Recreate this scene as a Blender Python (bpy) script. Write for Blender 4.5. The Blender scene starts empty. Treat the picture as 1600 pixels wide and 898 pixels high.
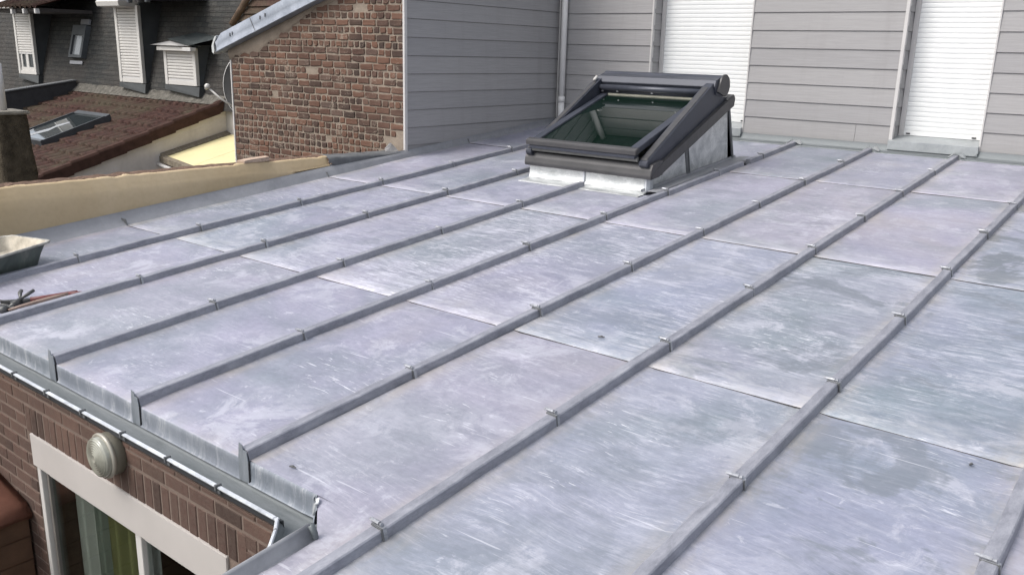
import bpy, bmesh, math, random
from mathutils import Vector, Matrix, noise
random.seed(7)
S = bpy.context.scene
COL = S.collection
# ------------------------------------------------------------------ camera
CAM_R = [[0.7796095, 0.6257537, 0.0253248], [0.1823533, -0.188132, -0.9650666], [-0.5991296, 0.7569932, -0.2607777]]
CAM_C = (6.4082, -1.70935, 1.4825)
F_PX = 1361.444
TILT = 0.088944
cd = bpy.data.cameras.new('camera'); cam = bpy.data.objects.new('camera', cd); COL.objects.link(cam)
r = CAM_R
cam.matrix_world = Matrix(((r[0][0], -r[1][0], -r[2][0], CAM_C[0]), (r[0][1], -r[1][1], -r[2][1], CAM_C[1]),
                           (r[0][2], -r[1][2], -r[2][2], CAM_C[2]), (0, 0, 0, 1)))
cd.sensor_width = 36; cd.lens = F_PX / 1600 * 36; cd.clip_start = 0.05; cd.clip_end = 2000
S.camera = cam
# ------------------------------------------------------------------ sky and sun
W = bpy.data.worlds.new('World'); S.world = W; W.use_nodes = True
nt = W.node_tree; nt.nodes.clear()
sky = nt.nodes.new('ShaderNodeTexSky'); sky.sky_type = 'NISHITA'; sky.sun_disc = False
SUN_EL, SUN_AZ = math.radians(52), math.atan2(-0.45, -0.75)
sky.sun_elevation = SUN_EL; sky.sun_rotation = SUN_AZ; sky.air_density = 1.2; sky.dust_density = 4.0
hs = nt.nodes.new('ShaderNodeHueSaturation'); hs.inputs['Saturation'].default_value = 0.42
bg = nt.nodes.new('ShaderNodeBackground'); bg.inputs['Strength'].default_value = 0.15
wo = nt.nodes.new('ShaderNodeOutputWorld')
nt.links.new(sky.outputs[0], hs.inputs['Color']); nt.links.new(hs.outputs[0], bg.inputs['Color']); nt.links.new(bg.outputs[0], wo.inputs[0])
sl = bpy.data.lights.new('sun', 'SUN'); sl.energy = 1.1; sl.angle = math.radians(25); sl.color = (1, .97, .93)
sun = bpy.data.objects.new('sun', sl); COL.objects.link(sun)
sd = Vector((math.sin(SUN_AZ) * math.cos(SUN_EL), math.cos(SUN_AZ) * math.cos(SUN_EL), math.sin(SUN_EL)))
sun.rotation_euler = sd.to_track_quat('Z', 'Y').to_euler(); sun.location = (0, -5, 12)
S.view_settings.view_transform = 'Standard'; S.view_settings.look = 'None'; S.view_settings.gamma = 1
S.view_settings.use_curve_mapping = False; S.view_settings.exposure = 0.74

# ------------------------------------------------------------------ helpers
CA, SA = math.cos(TILT), math.sin(TILT)
def rf(x, s, h=0.0):
    "roof frame (x, along the slope, height above the zinc) to world"
    return Vector((x, s * CA - h * SA, s * SA + h * CA))
def empty(name, loc, label, cat, group=None):
    o = bpy.data.objects.new(name, None); COL.objects.link(o); o.location = loc; o.empty_display_size = .2
    o['label'] = label; o['category'] = cat
    if group: o['group'] = group
    return o
WL = {}
def wloc(o):
    v = Vector((0, 0, 0))
    while o: v = v + o.location; o = o.parent
    return v
def obj(name, bm, mat, parent=None, smooth=False, label=None, loc=None, recalc=True):
    "link a bmesh given in world coordinates"
    if recalc: bmesh.ops.recalc_face_normals(bm, faces=bm.faces)
    base = wloc(parent) if parent else Vector((0, 0, 0))
    l = Vector(loc) - base if loc is not None else Vector((0, 0, 0))
    for v in bm.verts: v.co -= base + l
    me = bpy.data.meshes.new(name); bm.to_mesh(me); bm.free()
    o = bpy.data.objects.new(name, me); COL.objects.link(o); o.location = l
    if parent: o.parent = parent
    if mat: me.materials.append(mat)
    if smooth:
        for p in me.polygons: p.use_smooth = True
    if label: o['label'] = label
    return o
def top(o, label, cat, group=None, kind=None):
    if label: o['label'] = label
    if cat: o['category'] = cat
    if group: o['group'] = group
    if kind: o['kind'] = kind
    return o
def BM(): return bmesh.new()
def hexa(bm, P):
    "8 points: bottom 4 then top 4"
    v = [bm.verts.new(p) for p in P]
    fs = []
    for f in ((3, 2, 1, 0), (4, 5, 6, 7), (0, 1, 5, 4), (1, 2, 6, 5), (2, 3, 7, 6), (3, 0, 4, 7)):
        fs.append(bm.faces.new([v[i] for i in f]))
    return fs
def box(bm, a, b, bev=0.0):
    x0, y0, z0 = a; x1, y1, z1 = b
    fs = hexa(bm, [(x0, y0, z0), (x1, y0, z0), (x1, y1, z0), (x0, y1, z0), (x0, y0, z1), (x1, y0, z1), (x1, y1, z1), (x0, y1, z1)])
    if bev:
        es = list({e for f in fs for e in f.edges}); bmesh.ops.bevel(bm, geom=es, offset=bev, segments=2, affect='EDGES')
def rbox(bm, a, b, bev=0.0):
    "box in the roof frame"
    x0, y0, z0 = a; x1, y1, z1 = b
    fs = hexa(bm, [rf(*p) for p in ((x0, y0, z0), (x1, y0, z0), (x1, y1, z0), (x0, y1, z0), (x0, y0, z1), (x1, y0, z1), (x1, y1, z1), (x0, y1, z1))])
    if bev:
        es = list({e for f in fs for e in f.edges}); bmesh.ops.bevel(bm, geom=es, offset=bev, segments=2, affect='EDGES')
def prism(bm, poly, A, B, bev=0.0):
    "poly is a list of points, A and B map a point to the two ends"
    a = [bm.verts.new(A(p)) for p in poly]; b = [bm.verts.new(B(p)) for p in poly]; n = len(poly)
    fs = [bm.faces.new(a), bm.faces.new(b[::-1])]
    for i in range(n): fs.append(bm.faces.new((a[i], b[i], b[(i + 1) % n], a[(i + 1) % n])))
    if bev:
        es = list({e for f in fs for e in f.edges}); bmesh.ops.bevel(bm, geom=es, offset=bev, segments=2, affect='EDGES')
def xprism(bm, poly, x0, x1, bev=0.0):
    "poly of (s,h) in the roof frame, extruded in x"
    prism(bm, poly, lambda p: rf(x0, p[0], p[1]), lambda p: rf(x1, p[0], p[1]), bev)
def tube(bm, pts, rad, n=10, cap=True):
    pts = [Vector(p) for p in pts]; rings = []
    rr = rad if isinstance(rad, (list, tuple)) else [rad] * len(pts)
    for i, p in enumerate(pts):
        d = (pts[min(i + 1, len(pts) - 1)] - pts[max(i - 1, 0)]).normalized()
        up = Vector((0, 0, 1)) if abs(d.z) < .9 else Vector((1, 0, 0))
        a = d.cross(up).normalized(); b = d.cross(a)
        rings.append([bm.verts.new(p + (a * math.cos(t) + b * math.sin(t)) * rr[i]) for t in [2 * math.pi * k / n for k in range(n)]])
    for i in range(len(rings) - 1):
        for k in range(n): bm.faces.new((rings[i][k], rings[i][(k + 1) % n], rings[i + 1][(k + 1) % n], rings[i + 1][k]))
    if cap: bm.faces.new(rings[0]); bm.faces.new(rings[-1][::-1])
def lathe(bm, prof, M, n=32):
    "prof (r, z) revolved about z, placed by matrix M"
    rings = []
    for (rad, z) in prof:
        if rad < 1e-5: rings.append([bm.verts.new(M @ Vector((0, 0, z)))])
        else: rings.append([bm.verts.new(M @ Vector((rad * math.cos(2 * math.pi * k / n), rad * math.sin(2 * math.pi * k / n), z))) for k in range(n)])
    for A, B in zip(rings, rings[1:]):
        for k in range(n):
            q = [A[k % len(A)], A[(k + 1) % len(A)], B[(k + 1) % len(B)], B[k % len(B)]]
            q = list(dict.fromkeys(q))
            if len(q) >= 3: bm.faces.new(q)
def strip(bm, rows):
    "grid surface from rows of points"
    g = [[bm.verts.new(p) for p in rr] for rr in rows]
    for i in range(len(g) - 1):
        for j in range(len(g[i]) - 1): bm.faces.new((g[i][j], g[i][j + 1], g[i + 1][j + 1], g[i + 1][j]))
    return g
def nz(x, y, z=0, sc=1.0): return noise.noise(Vector((x * sc, y * sc, z * sc)))

# ------------------------------------------------------------------ materials
class NT:
    def __init__(s, name):
        s.m = bpy.data.materials.new(name); s.m.use_nodes = True; s.t = s.m.node_tree; s.b = s.t.nodes['Principled BSDF']; s.L = s.t.links
        s.tc = s.n('ShaderNodeTexCoord').outputs['Object']
    def n(s, ty, **k):
        q = s.t.nodes.new(ty)
        for a, v in k.items(): setattr(q, a, v)
        return q
    def map(s, sc=(1, 1, 1), rot=(0, 0, 0), loc=(0, 0, 0), src=None):
        q = s.n('ShaderNodeMapping'); q.inputs['Scale'].default_value = sc; q.inputs['Rotation'].default_value = rot; q.inputs['Location'].default_value = loc
        s.L.new(src or s.tc, q.inputs[0]); return q.outputs[0]
    def noise(s, vec, scale, detail=4, rough=.55, w=None, dist=0):
        q = s.n('ShaderNodeTexNoise'); q.inputs['Scale'].default_value = scale; q.inputs['Detail'].default_value = detail
        q.inputs['Roughness'].default_value = rough; q.inputs['Distortion'].default_value = dist
        if w is not None: q.noise_dimensions = '4D'; s.L.new(w, q.inputs['W'])
        s.L.new(vec, q.inputs['Vector']); return q.outputs['Fac']
    def ramp(s, fac, stops, interp='LINEAR'):
        q = s.n('ShaderNodeValToRGB'); q.color_ramp.interpolation = interp; e = q.color_ramp.elements
        while len(e) > 1: e.remove(e[-1])
        e[0].position = stops[0][0]; e[0].color = c4(stops[0][1])
        for p, c in stops[1:]: x = e.new(p); x.color = c4(c)
        s.L.new(fac, q.inputs[0]); return q.outputs[0]
    def mix(s, fac, a, b, mode='MIX'):
        q = s.n('ShaderNodeMix', data_type='RGBA', blend_type=mode)
        for i, v in ((0, fac), (6, a), (7, b)):
            if isinstance(v, bpy.types.NodeSocket): s.L.new(v, q.inputs[i])
            else: q.inputs[i].default_value = v if i == 0 else c4(v)
        return q.outputs[2]
    def math(s, op, a, b=0.0, c=0.0):
        q = s.n('ShaderNodeMath', operation=op)
        for i, v in enumerate((a, b, c)):
            if isinstance(v, bpy.types.NodeSocket): s.L.new(v, q.inputs[i])
            else: q.inputs[i].default_value = v
        return q.outputs[0]
    def set(s, **k):
        for a, v in k.items():
            i = s.b.inputs[a.replace('_', ' ')]
            if isinstance(v, bpy.types.NodeSocket): s.L.new(v, i)
            else: i.default_value = c4(v) if isinstance(v, tuple) and len(v) == 3 else v
        return s
    def bump(s, h, dist=.002, strength=1.0, prev=None):
        q = s.n('ShaderNodeBump'); q.inputs['Distance'].default_value = dist; q.inputs['Strength'].default_value = strength
        s.L.new(h, q.inputs['Height'])
        if prev is not None: s.L.new(prev, q.inputs['Normal'])
        s.L.new(q.outputs[0], s.b.inputs['Normal']); return q.outputs[0]
    def sep(s, src=None):
        q = s.n('ShaderNodeSeparateXYZ'); s.L.new(src or s.tc, q.inputs[0]); return q.outputs
def c4(c): return (c[0], c[1], c[2], 1) if not isinstance(c, (int, float)) else (c, c, c, 1)

def mat_simple(name, col, rough=.5, metal=0.0, var=.18, sc=6, bump=.001, spec=.5, stretch=(1, 1, 1)):
    m = NT(name); v = m.map(stretch)
    n1 = m.noise(v, sc, 5, .6)
    lo = tuple(c * (1 - var) for c in col); hi = tuple(min(1, c * (1 + var)) for c in col)
    m.set(Base_Color=m.ramp(n1, [(.3, lo), (.7, hi)]), Metallic=metal, Roughness=rough)
    m.b.inputs['Specular IOR Level'].default_value = spec
    if bump: m.bump(m.noise(v, sc * 6, 4, .6), bump)
    return m.m

def mat_zinc_roof():
    m = NT('weathered_zinc')
    oi = m.n('ShaderNodeObjectInfo').outputs['Random']
    w = m.math('MULTIPLY', oi, 37.0)
    wa = lambda k: m.math('ADD', w, k)
    v = m.map((1, 1, 1))
    R0 = lambda f, a, b: m.ramp(f, [(a, 0), (b, 1)])
    # coordinates bent by broad noise, so that the wiping marks sweep and turn
    bn = m.n('ShaderNodeTexNoise'); bn.noise_dimensions = '4D'; bn.inputs['Scale'].default_value = 1.5; bn.inputs['Detail'].default_value = 2
    m.L.new(m.tc, bn.inputs['Vector']); m.L.new(w, bn.inputs['W'])
    va = m.n('ShaderNodeVectorMath', operation='MULTIPLY_ADD'); va.inputs[1].default_value = (.20, .20, 0)
    m.L.new(bn.outputs['Color'], va.inputs[0]); m.L.new(m.tc, va.inputs[2]); bent = va.outputs[0]
    cloud = m.noise(v, .75, 4, .6, w, .5)
    med = m.noise(m.map((1.0, 1.5, 1), (0, 0, -.2), src=bent), 2.3, 8, .70, w, .9)
    col = m.ramp(med, [(.32, (.165, .178, .215)), (.48, (.240, .244, .292)), (.64, (.335, .332, .390))])
    tint = m.ramp(cloud, [(.34, (.185, .225, .235)), (.44, (.225, .245, .275)), (.53, (.278, .278, .335)), (.62, (.312, .305, .338)), (.70, (.32, .30, .295))])
    col = m.mix(.6, col, tint)
    pt = m.ramp(oi, [(0, (.88, .93, .95)), (.25, (1.0, .99, 1.03)), (.5, (.92, .95, .98)), (.75, (1.05, 1.04, 1.06)), (1, (1.02, 1.0, .97))])
    col = m.mix(1.0, col, pt, 'MULTIPLY')
    gr = m.noise(m.map((1, 1.5, 1)), 30, 6, .75, w, .4)
    col = m.mix(1.0, col, m.ramp(gr, [(.32, (.88, .88, .89)), (.5, (1, 1, 1)), (.68, (1.12, 1.12, 1.12))]), 'MULTIPLY')
    wr = m.n('ShaderNodeAttribute', attribute_name='wear').outputs['Color']
    ws = m.n('ShaderNodeSeparateColor'); m.L.new(wr, ws.inputs[0]); am = ws.outputs[0]; dm = ws.outputs[1]
    col = m.mix(ws.outputs[2], m.mix(1.0, col, (.95, 1.01, 1.05), 'MULTIPLY'), m.mix(1.0, col, (1.11, 1.045, 1.06), 'MULTIPLY'))
    for ang, sx_, sy_, k, lo, hi, st, pc in ((-16, 1.6, 13, 0.0, .48, .60, .55, (.50, .50, .57)), (-24, 3.4, 30, 5.3, .51, .60, .65, (.60, .60, .67)), (34, 4.2, 16, 11.3, .52, .60, .50, (.52, .52, .60)), (-8, 5.0, 48, 23.7, .53, .60, .70, (.70, .70, .76))):
        q = m.noise(m.map((sx_, sy_, 2), (0, 0, math.radians(ang)), src=bent), 1.5, 9, .80, wa(k), .6)
        p_ = m.noise(v, 1.5, 5, .66, wa(k + 2.2), .8)
        f = m.math('MULTIPLY', m.math('MULTIPLY', m.math('MULTIPLY', R0(q, lo, hi), R0(p_, .46, .60)), st), am)
        f = m.math('MINIMUM', f, .85)
        col = m.mix(f, col, pc)
    # chalky blotches and rubbed spots without direction
    ch = m.noise(v, 3.4, 10, .74, wa(51.0), .5); cp = m.noise(v, 1.2, 3, .6, wa(53.0))
    col = m.mix(m.math('MULTIPLY', m.math('MULTIPLY', R0(ch, .52, .59), R0(cp, .40, .56)), .50), col, (.50, .50, .56))
    ch2 = m.noise(m.map((1, 1.7, 1)), 9, 8, .72, wa(57.0), .8)
    col = m.mix(m.math('MULTIPLY', R0(ch2, .60, .66), .40), col, (.60, .60, .66))
    # bare darker places with feathered, streaky borders
    dk = m.math('ADD', m.math('MULTIPLY', m.noise(v, 1.6, 5, .65, wa(19.0), 1.0), .72), m.math('MULTIPLY', m.noise(m.map((3, 22, 1), (0, 0, -.3), src=bent), 1.6, 8, .78, w, .6), .28))
    col = m.mix(m.math('MULTIPLY', R0(dk, .525, .57), m.math('MULTIPLY', dm, .85)), col, (.165, .185, .215))
    dk2 = m.noise(m.map((1.6, 14, 1), (0, 0, .15), src=bent), 1.3, 8, .76, wa(29.0), .8)
    col = m.mix(m.math('MULTIPLY', R0(dk2, .55, .66), m.math('MULTIPLY', dm, .55)), col, (.145, .165, .195))
    # short scratches in clusters
    cl = R0(m.noise(v, 1.8, 3, .6, wa(41.0)), .50, .64)
    sp = m.noise(m.map((5, 36, 5), (0, 0, math.radians(-18)), src=bent), 2.6, 4, .6, w, .3)
    col = m.mix(m.math('MULTIPLY', m.math('MULTIPLY', R0(sp, .60, .66), .6), cl), col, (.84, .84, .88))
    s2 = m.noise(m.map((2.2, 60, 5), (0, 0, math.radians(-35))), 1.2, 2, .5, wa(3), .1)
    col = m.mix(m.math('MULTIPLY', R0(s2, .70, .72), .35), col, (.74, .74, .79))
    # attribute: R above a cross seam, G beside battens, B folded front, A shadow gap painted dark at the seam lip
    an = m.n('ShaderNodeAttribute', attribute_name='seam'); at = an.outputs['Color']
    sx = m.n('ShaderNodeSeparateColor'); m.L.new(at, sx.inputs[0])
    bl = m.math('MULTIPLY', sx.outputs[0], R0(m.noise(m.map((3.4, 9, 1), (0, 0, -.12)), 1.6, 7, .72, w, .7), .42, .66))
    col = m.mix(bl, col, (.62, .61, .62))
    du = m.math('MULTIPLY', sx.outputs[1], R0(m.noise(m.map((6, 2.0, 1)), 1.8, 6, .72, w, .3), .36, .64))
    col = m.mix(m.math('MULTIPLY', du, .6), col, (.38, .345, .30))
    fas = m.ramp(m.noise(m.map((3, 1, 1.5)), 2.2, 5, .6, w), [(.35, (.125, .148, .172)), (.65, (.21, .235, .26))])
    col = m.mix(m.math('MULTIPLY', sx.outputs[2], .8), col, fas)
    dr = m.math('MULTIPLY', sx.outputs[2], m.math('MULTIPLY', R0(m.noise(m.map((17, 1.2, 3.5)), 1.4, 9, .80, w, .8), .47, .62), R0(m.noise(m.map((5, 1, 1)), 1.2, 3, .6, wa(4)), .40, .60)))
    col = m.mix(m.math('MULTIPLY', dr, .55), col, (.62, .63, .65))
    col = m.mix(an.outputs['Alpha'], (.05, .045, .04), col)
    rg = m.ramp(med, [(.3, .44), (.7, .66)])
    m.set(Base_Color=col, Metallic=.22, Roughness=rg)
    b1 = m.bump(m.noise(v, 3.0, 2, .5, w), .012, .35)
    m.bump(m.noise(m.map((8, 22, 8), (0, 0, -.25)), 4, 6, .7, w), .0012, .6, b1)
    return m.m
def mat_zinc(name, lo, hi, rough=.45, metal=.5, sc=5, st=(1, 1, 1)):
    m = NT(name); w = m.math('MULTIPLY', m.n('ShaderNodeObjectInfo').outputs['Random'], 19.0)
    a = m.noise(m.map(st), sc, 6, .65, w, .5); b = m.noise(m.map(st), sc * 9, 4, .7, w)
    f = m.math('ADD', m.math('MULTIPLY', a, .7), m.math('MULTIPLY', b, .3))
    m.set(Base_Color=m.ramp(f, [(.36, lo), (.64, hi)]), Metallic=metal, Roughness=m.ramp(a, [(.3, rough), (.7, rough + .2)]))
    m.bump(m.noise(m.map(), 9, 4, .6, w), .002, .5)
    return m.m
def mat_brick(name, stops, dirt=(.12, .10, .08), rough=.85, mort=None):
    m = NT(name)
    at = m.n('ShaderNodeAttribute', attribute_name='tone').outputs['Fac']
    col = m.ramp(at, stops)
    n1 = m.noise(m.map(), 38, 5, .7); n2 = m.noise(m.map(), 1.6, 4, .6, None, .5)
    col = m.mix(m.ramp(n1, [(.35, .0), (.75, .38)]), col, dirt)
    col = m.mix(m.math('MULTIPLY', m.ramp(n2, [(.45, 0), (.7, 1)]), .38), col, (.19, .115, .085))
    if mort:
        ms = m.math('ADD', m.math('MULTIPLY', m.noise(m.map(), 5, 4, .6, None, .6), .5), m.math('MULTIPLY', m.noise(m.map(), 60, 4, .7), .5))
        col = m.mix(m.ramp(ms, [(.56, 0), (.62, .8)]), col, mort)
    m.set(Base_Color=col, Roughness=rough); m.b.inputs['Specular IOR Level'].default_value = .2
    m.bump(n1, .006, .8); return m.m
M_ROOF = mat_zinc_roof()
M_BATTEN = mat_zinc('batten_zinc', (.185, .19, .222), (.34, .345, .385), .5, .35, 9, (2, .8, 2))
M_CLIP = mat_zinc('clip_zinc', (.20, .21, .23), (.50, .51, .54), .35, .7, 30)
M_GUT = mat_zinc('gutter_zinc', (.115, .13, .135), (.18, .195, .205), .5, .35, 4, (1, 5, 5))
M_FLASH = mat_zinc('flashing_zinc', (.22, .225, .24), (.31, .315, .335), .5, .35, 4)
M_NEWZ = mat_zinc('bright_zinc', (.36, .38, .39), (.74, .75, .75), .34, .6, 6, (1, 2, 2))
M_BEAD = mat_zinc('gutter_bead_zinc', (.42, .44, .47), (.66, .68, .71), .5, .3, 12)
M_LEAD = mat_zinc('old_lead', (.085, .09, .095), (.17, .175, .18), .6, .2, 6)
M_FASC = mat_zinc('fascia_zinc', (.17, .19, .212), (.27, .29, .318), .5, .3, 6, (4, 1, 1))
M_DARK = mat_simple('dark_gap', (.02, .02, .022), .8, 0, .1, 6, 0)
M_OCHRE = None
# ------------------------------------------------------------------ brick extension with the zinc roof
house = empty('brick_extension', (4.4, 3.0, -3.0), 'low brick extension under a shallow grey zinc roof with raised battens', 'building')
BX = [.735, 1.507, 2.29, 3.052, 3.82, 4.584, 5.359, 6.127, 6.90, 7.67, 8.44, 9.21]
JS = [0.0, 1.557, 3.548, 5.585, 7.2]
WALL_Y = 7.22
def fold_x(s):
    P_ = [(-9, .10), (1.5, .10), (3.55, .058), (5.6, 0.0), (7.3, -.01)]
    for (a, b), (c, d) in zip(P_, P_[1:]):
        if a <= s <= c: return b + (d - b) * (s - a) / (c - a)
    return .1
def sheet(ci, s0, s1, first=False):
    seed = ci * 7.3 + s0 * 2.1
    R_ = random.Random(int(seed * 100))
    bm = BM(); lay = bm.verts.layers.float_color.new('seam'); lay2 = bm.verts.layers.float_color.new('wear')
    row_ = 0 if s0 < 1 else 1 if s0 < 3 else 2 if s0 < 5 else 3
    wear = {0: (.25, .22, .62), 1: (.75, .45, .5), 2: (.5, .35, .6), 3: (.3, .45, .7)}[row_]
    if ci in (2, 3) and row_ == 1: wear = (1.5, .10, .55)
    if ci == 4 and row_ == 1: wear = (1.0, .4, .1)
    if ci == 5 and row_ == 1: wear = (.9, .9, .1)
    if ci == 6 and row_ == 1: wear = (.8, .8, .3)
    if ci == 6 and row_ == 2: wear = (1.1, 1.3, .3)
    if ci in (4, 5) and row_ == 0: wear = (.55, .45, .0) if ci == 5 else (.35, .15, .55)
    if ci == 6 and row_ == 0: wear = (.55, .8, .05)
    if ci >= 7: wear = (.5, .6, .5)
    if ci <= 0 and row_ == 0: wear = (.35, .5, .6)
    xr = BX[ci + 1] - .026 if ci + 1 < len(BX) else 9.9
    xl = (lambda s: BX[ci] + .026) if ci >= 0 else fold_x
    def left(s):
        if ci == 4 and s < 0: return 4.23 + (4.416 - 4.23) * min(1, -s / .156)
        return xl(s)
    nx = 16; ns = max(6, int((s1 - s0) / .1)); tail = ci == 4 and s0 < 0 < s1
    ss = [s0 + (s1 + .03 - s0) * k / ns for k in range(ns + 1)]
    if tail: ss = sorted([s for s in ss if abs(s) > .03 and abs(s + .156) > .03] + [-1e-6, 0.0, -.156])
    rows = []; att = []
    lip = 0 if first else .0048
    js = R_.uniform(-.003, .003) if not first else 0
    for s in ss:
        row = []; arow = []
        for j in range(nx + 1):
            l = left(s)
            u = j / nx; x = l + (xr - l) * u; d = min(x - l, xr - x) if not (tail and s < 0) else xr - x
            if first and 0: pass
            e0 = min(1, max(0, s - s0) / .25)
            h = (.0008 + .0032 * e0) * nz(x + seed, s, seed, 1.6) + .0012 * e0 * nz(x, s + seed, 3, 6)
            h += .006 * max(0, 1 - d / .014) * (1 if first else min(1, .25 + (s - s0) / .05))
            h += lip * max(0, 1 - (s - s0) / .12)
            h += -.003 * max(0, 1 - (s1 + .03 - s) / .06)
            h += .003 * math.sin(math.pi * u) * e0
            if first: h *= min(1, (s - s0) / .05)
            bmv = 0 if first else (.50 + .5 * nz(seed, 3)) * math.exp(-((s - s0) / .20) ** 2) * (.15 + .85 * min(1, (s - s0) / .03))
            row.append(rf(x, s + (js if s < s0 + .01 else 0), h)); arow.append((bmv, math.exp(-(d / .06) ** 2) + (.35 * math.exp(-((s - s0) / .02) ** 2)), 0, 1))
        rows.append(row); att.append(arow)
    if first:
        n0 = len(rows[0]); fr = []; fa = []
        xmax = 4.23
        for dy, z in ((-.002, -.001), (-.005, -.006), (-.006, -.025), (-.006, -.05), (-.007, -.076), (-.014, -.085)):
            rr = []
            for j in range(n0):
                x = rows[0][j].x
                rr.append(Vector((x, rows[0][j].y + dy + .0025 * nz(x * 3, z * 20, seed), z)))
            fr.append(rr); fa.append([(0, .25 if z > -.01 else 0, 1 if z < -.004 else .4, 1)] * n0)
        rows = fr[::-1] + rows; att = fa[::-1] + att
    else:
        # folded lip of the sheet above, open underneath
        a_, b_ = [], []
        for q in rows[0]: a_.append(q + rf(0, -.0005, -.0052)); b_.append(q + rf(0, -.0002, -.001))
        rows = [a_, b_] + rows; att = [[(0, 0, 0, .02)] * len(a_)] * 2 + att  # low alpha on the lip rows paints in the shadow gap
    parts = [(rows, att)]
    if tail:
        k0 = next(i for i, s in enumerate(ss) if s == 0.0) + 2
        parts = [(rows[:k0], att[:k0]), (rows[k0:], att[k0:])]
    for rw_, at_ in parts:
        g = strip(bm, rw_)
        for gr, ar in zip(g, at_):
            for v, c in zip(gr, ar): v[lay] = c; v[lay2] = (*wear, 1)
    # turned up sides hidden by the battens
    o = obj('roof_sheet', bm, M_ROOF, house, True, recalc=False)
    return o
for ci in range(-1, len(BX)):
    if ci <= 3:
        for k in range(4): sheet(ci, JS[k], JS[k + 1], k == 0)
    else:
        for s0, s1 in ((-4.43, -2.43), (-2.43, -.44), (-.44, JS[1]), (JS[1], JS[2]), (JS[2], JS[3]), (JS[3], JS[4])): sheet(ci, s0, s1)
# fascia of the half bay beside the notch
bm = BM(); lay = bm.verts.layers.float_color.new('seam')
def wallstrip(bm, path, prof, step=.06):
    "path: list of (x,y,z) ; prof: list of (out, dz, attr)"
    pts = []
    for (a, b) in zip(path, path[1:]):
        a, b = Vector(a), Vector(b); n = max(1, int((b - a).length / step))
        for k in range(n): pts.append((a.lerp(b, k / n), (b - a).normalized()))
    pts.append((Vector(path[-1]), (Vector(path[-1]) - Vector(path[-2])).normalized()))
    rows = []
    for out, dz, at in prof:
        rows.append([p + Vector((d.y, -d.x, 0)).normalized() * out + Vector((0, 0, dz)) for p, d in pts])
    g = strip(bm, rows)
    return g
g = wallstrip(bm, [rf(3.846, 0, .001), rf(4.228, 0, .001), rf(4.30, -.06, .001)], [(.016, -.085, 1), (.007, -.076, 1), (.006, -.05, 1), (.006, -.02, 1), (.005, -.006, 1), (0, .001, .3)])
for r_ in g:
    for v in r_: v[lay] = (0, 0.1, 1, 1)
# the torn, curled corner of the last fascia
g = strip(bm, [[Vector((4.228 + .012 * k, -.006 - .020 * k * .5 - .01 * math.sin(k * 1.1 + z * 30), .004 - z * (1 + .1 * math.sin(k)))) for k in range(6)] for z in (0, .02, .04, .06, .082)])
for r_ in g:
    for v in r_: v[lay] = (0, 0.3, 1, 1)
obj('eave_fascia', bm, M_ROOF, house, True, recalc=False)
bm = BM()
prism(bm, [(4.235, -.018, -.002), (4.262, -.03, .012), (4.275, -.045, .004), (4.27, -.05, -.03), (4.255, -.045, -.05), (4.243, -.035, -.038)], lambda p: Vector(p), lambda p: Vector(p) + Vector((.006, .010, .002)), .002)
obj('curled_flap', bm, M_NEWZ, house)

# battens
def batten_mesh(x, s0, s1, seed, clips):
    bm = BM(); R_ = random.Random(seed)
    cuts = [s0] + [c for c in clips if s0 + .03 < c < s1 - .03] + [s1]
    for k, (a, b) in enumerate(zip(cuts, cuts[1:])):
        n = max(2, int((b - a) / .11)); rows = []
        w0 = .0275 + R_.uniform(-.001, .0015); t0 = .0205 + R_.uniform(-.001, .001); h0 = .042 + R_.uniform(0, .0045)
        jx = R_.uniform(-.0035, .0035)
        for i in range(n + 1):
            s = a - .002 + (b - a + .004) * i / n
            dx = .009 * nz(s * .9, seed) + .003 * nz(s * 3.1, seed) + jx; dh = .0025 * nz(s * 5, seed, 4); nick = .0012 * nz(s * 14, seed, 8)
            rows.append([rf(x + dx + px + nick * (1 if abs(px) < .024 else 0), s, ph) for px, ph in
                         ((-w0, -.002), (-w0 + .001, .006), (-t0 - .0025, h0 + dh - .004), (-t0 + .002, h0 + dh), (0, h0 + dh - .0008), (t0 - .002, h0 + dh), (t0 + .0025, h0 + dh - .004), (w0 - .001, .006), (w0, -.002))])
        g = strip(bm, rows)
        bm.faces.new(g[0]); bm.faces.new(g[-1][::-1])
    return bm
clip_me = None
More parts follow.
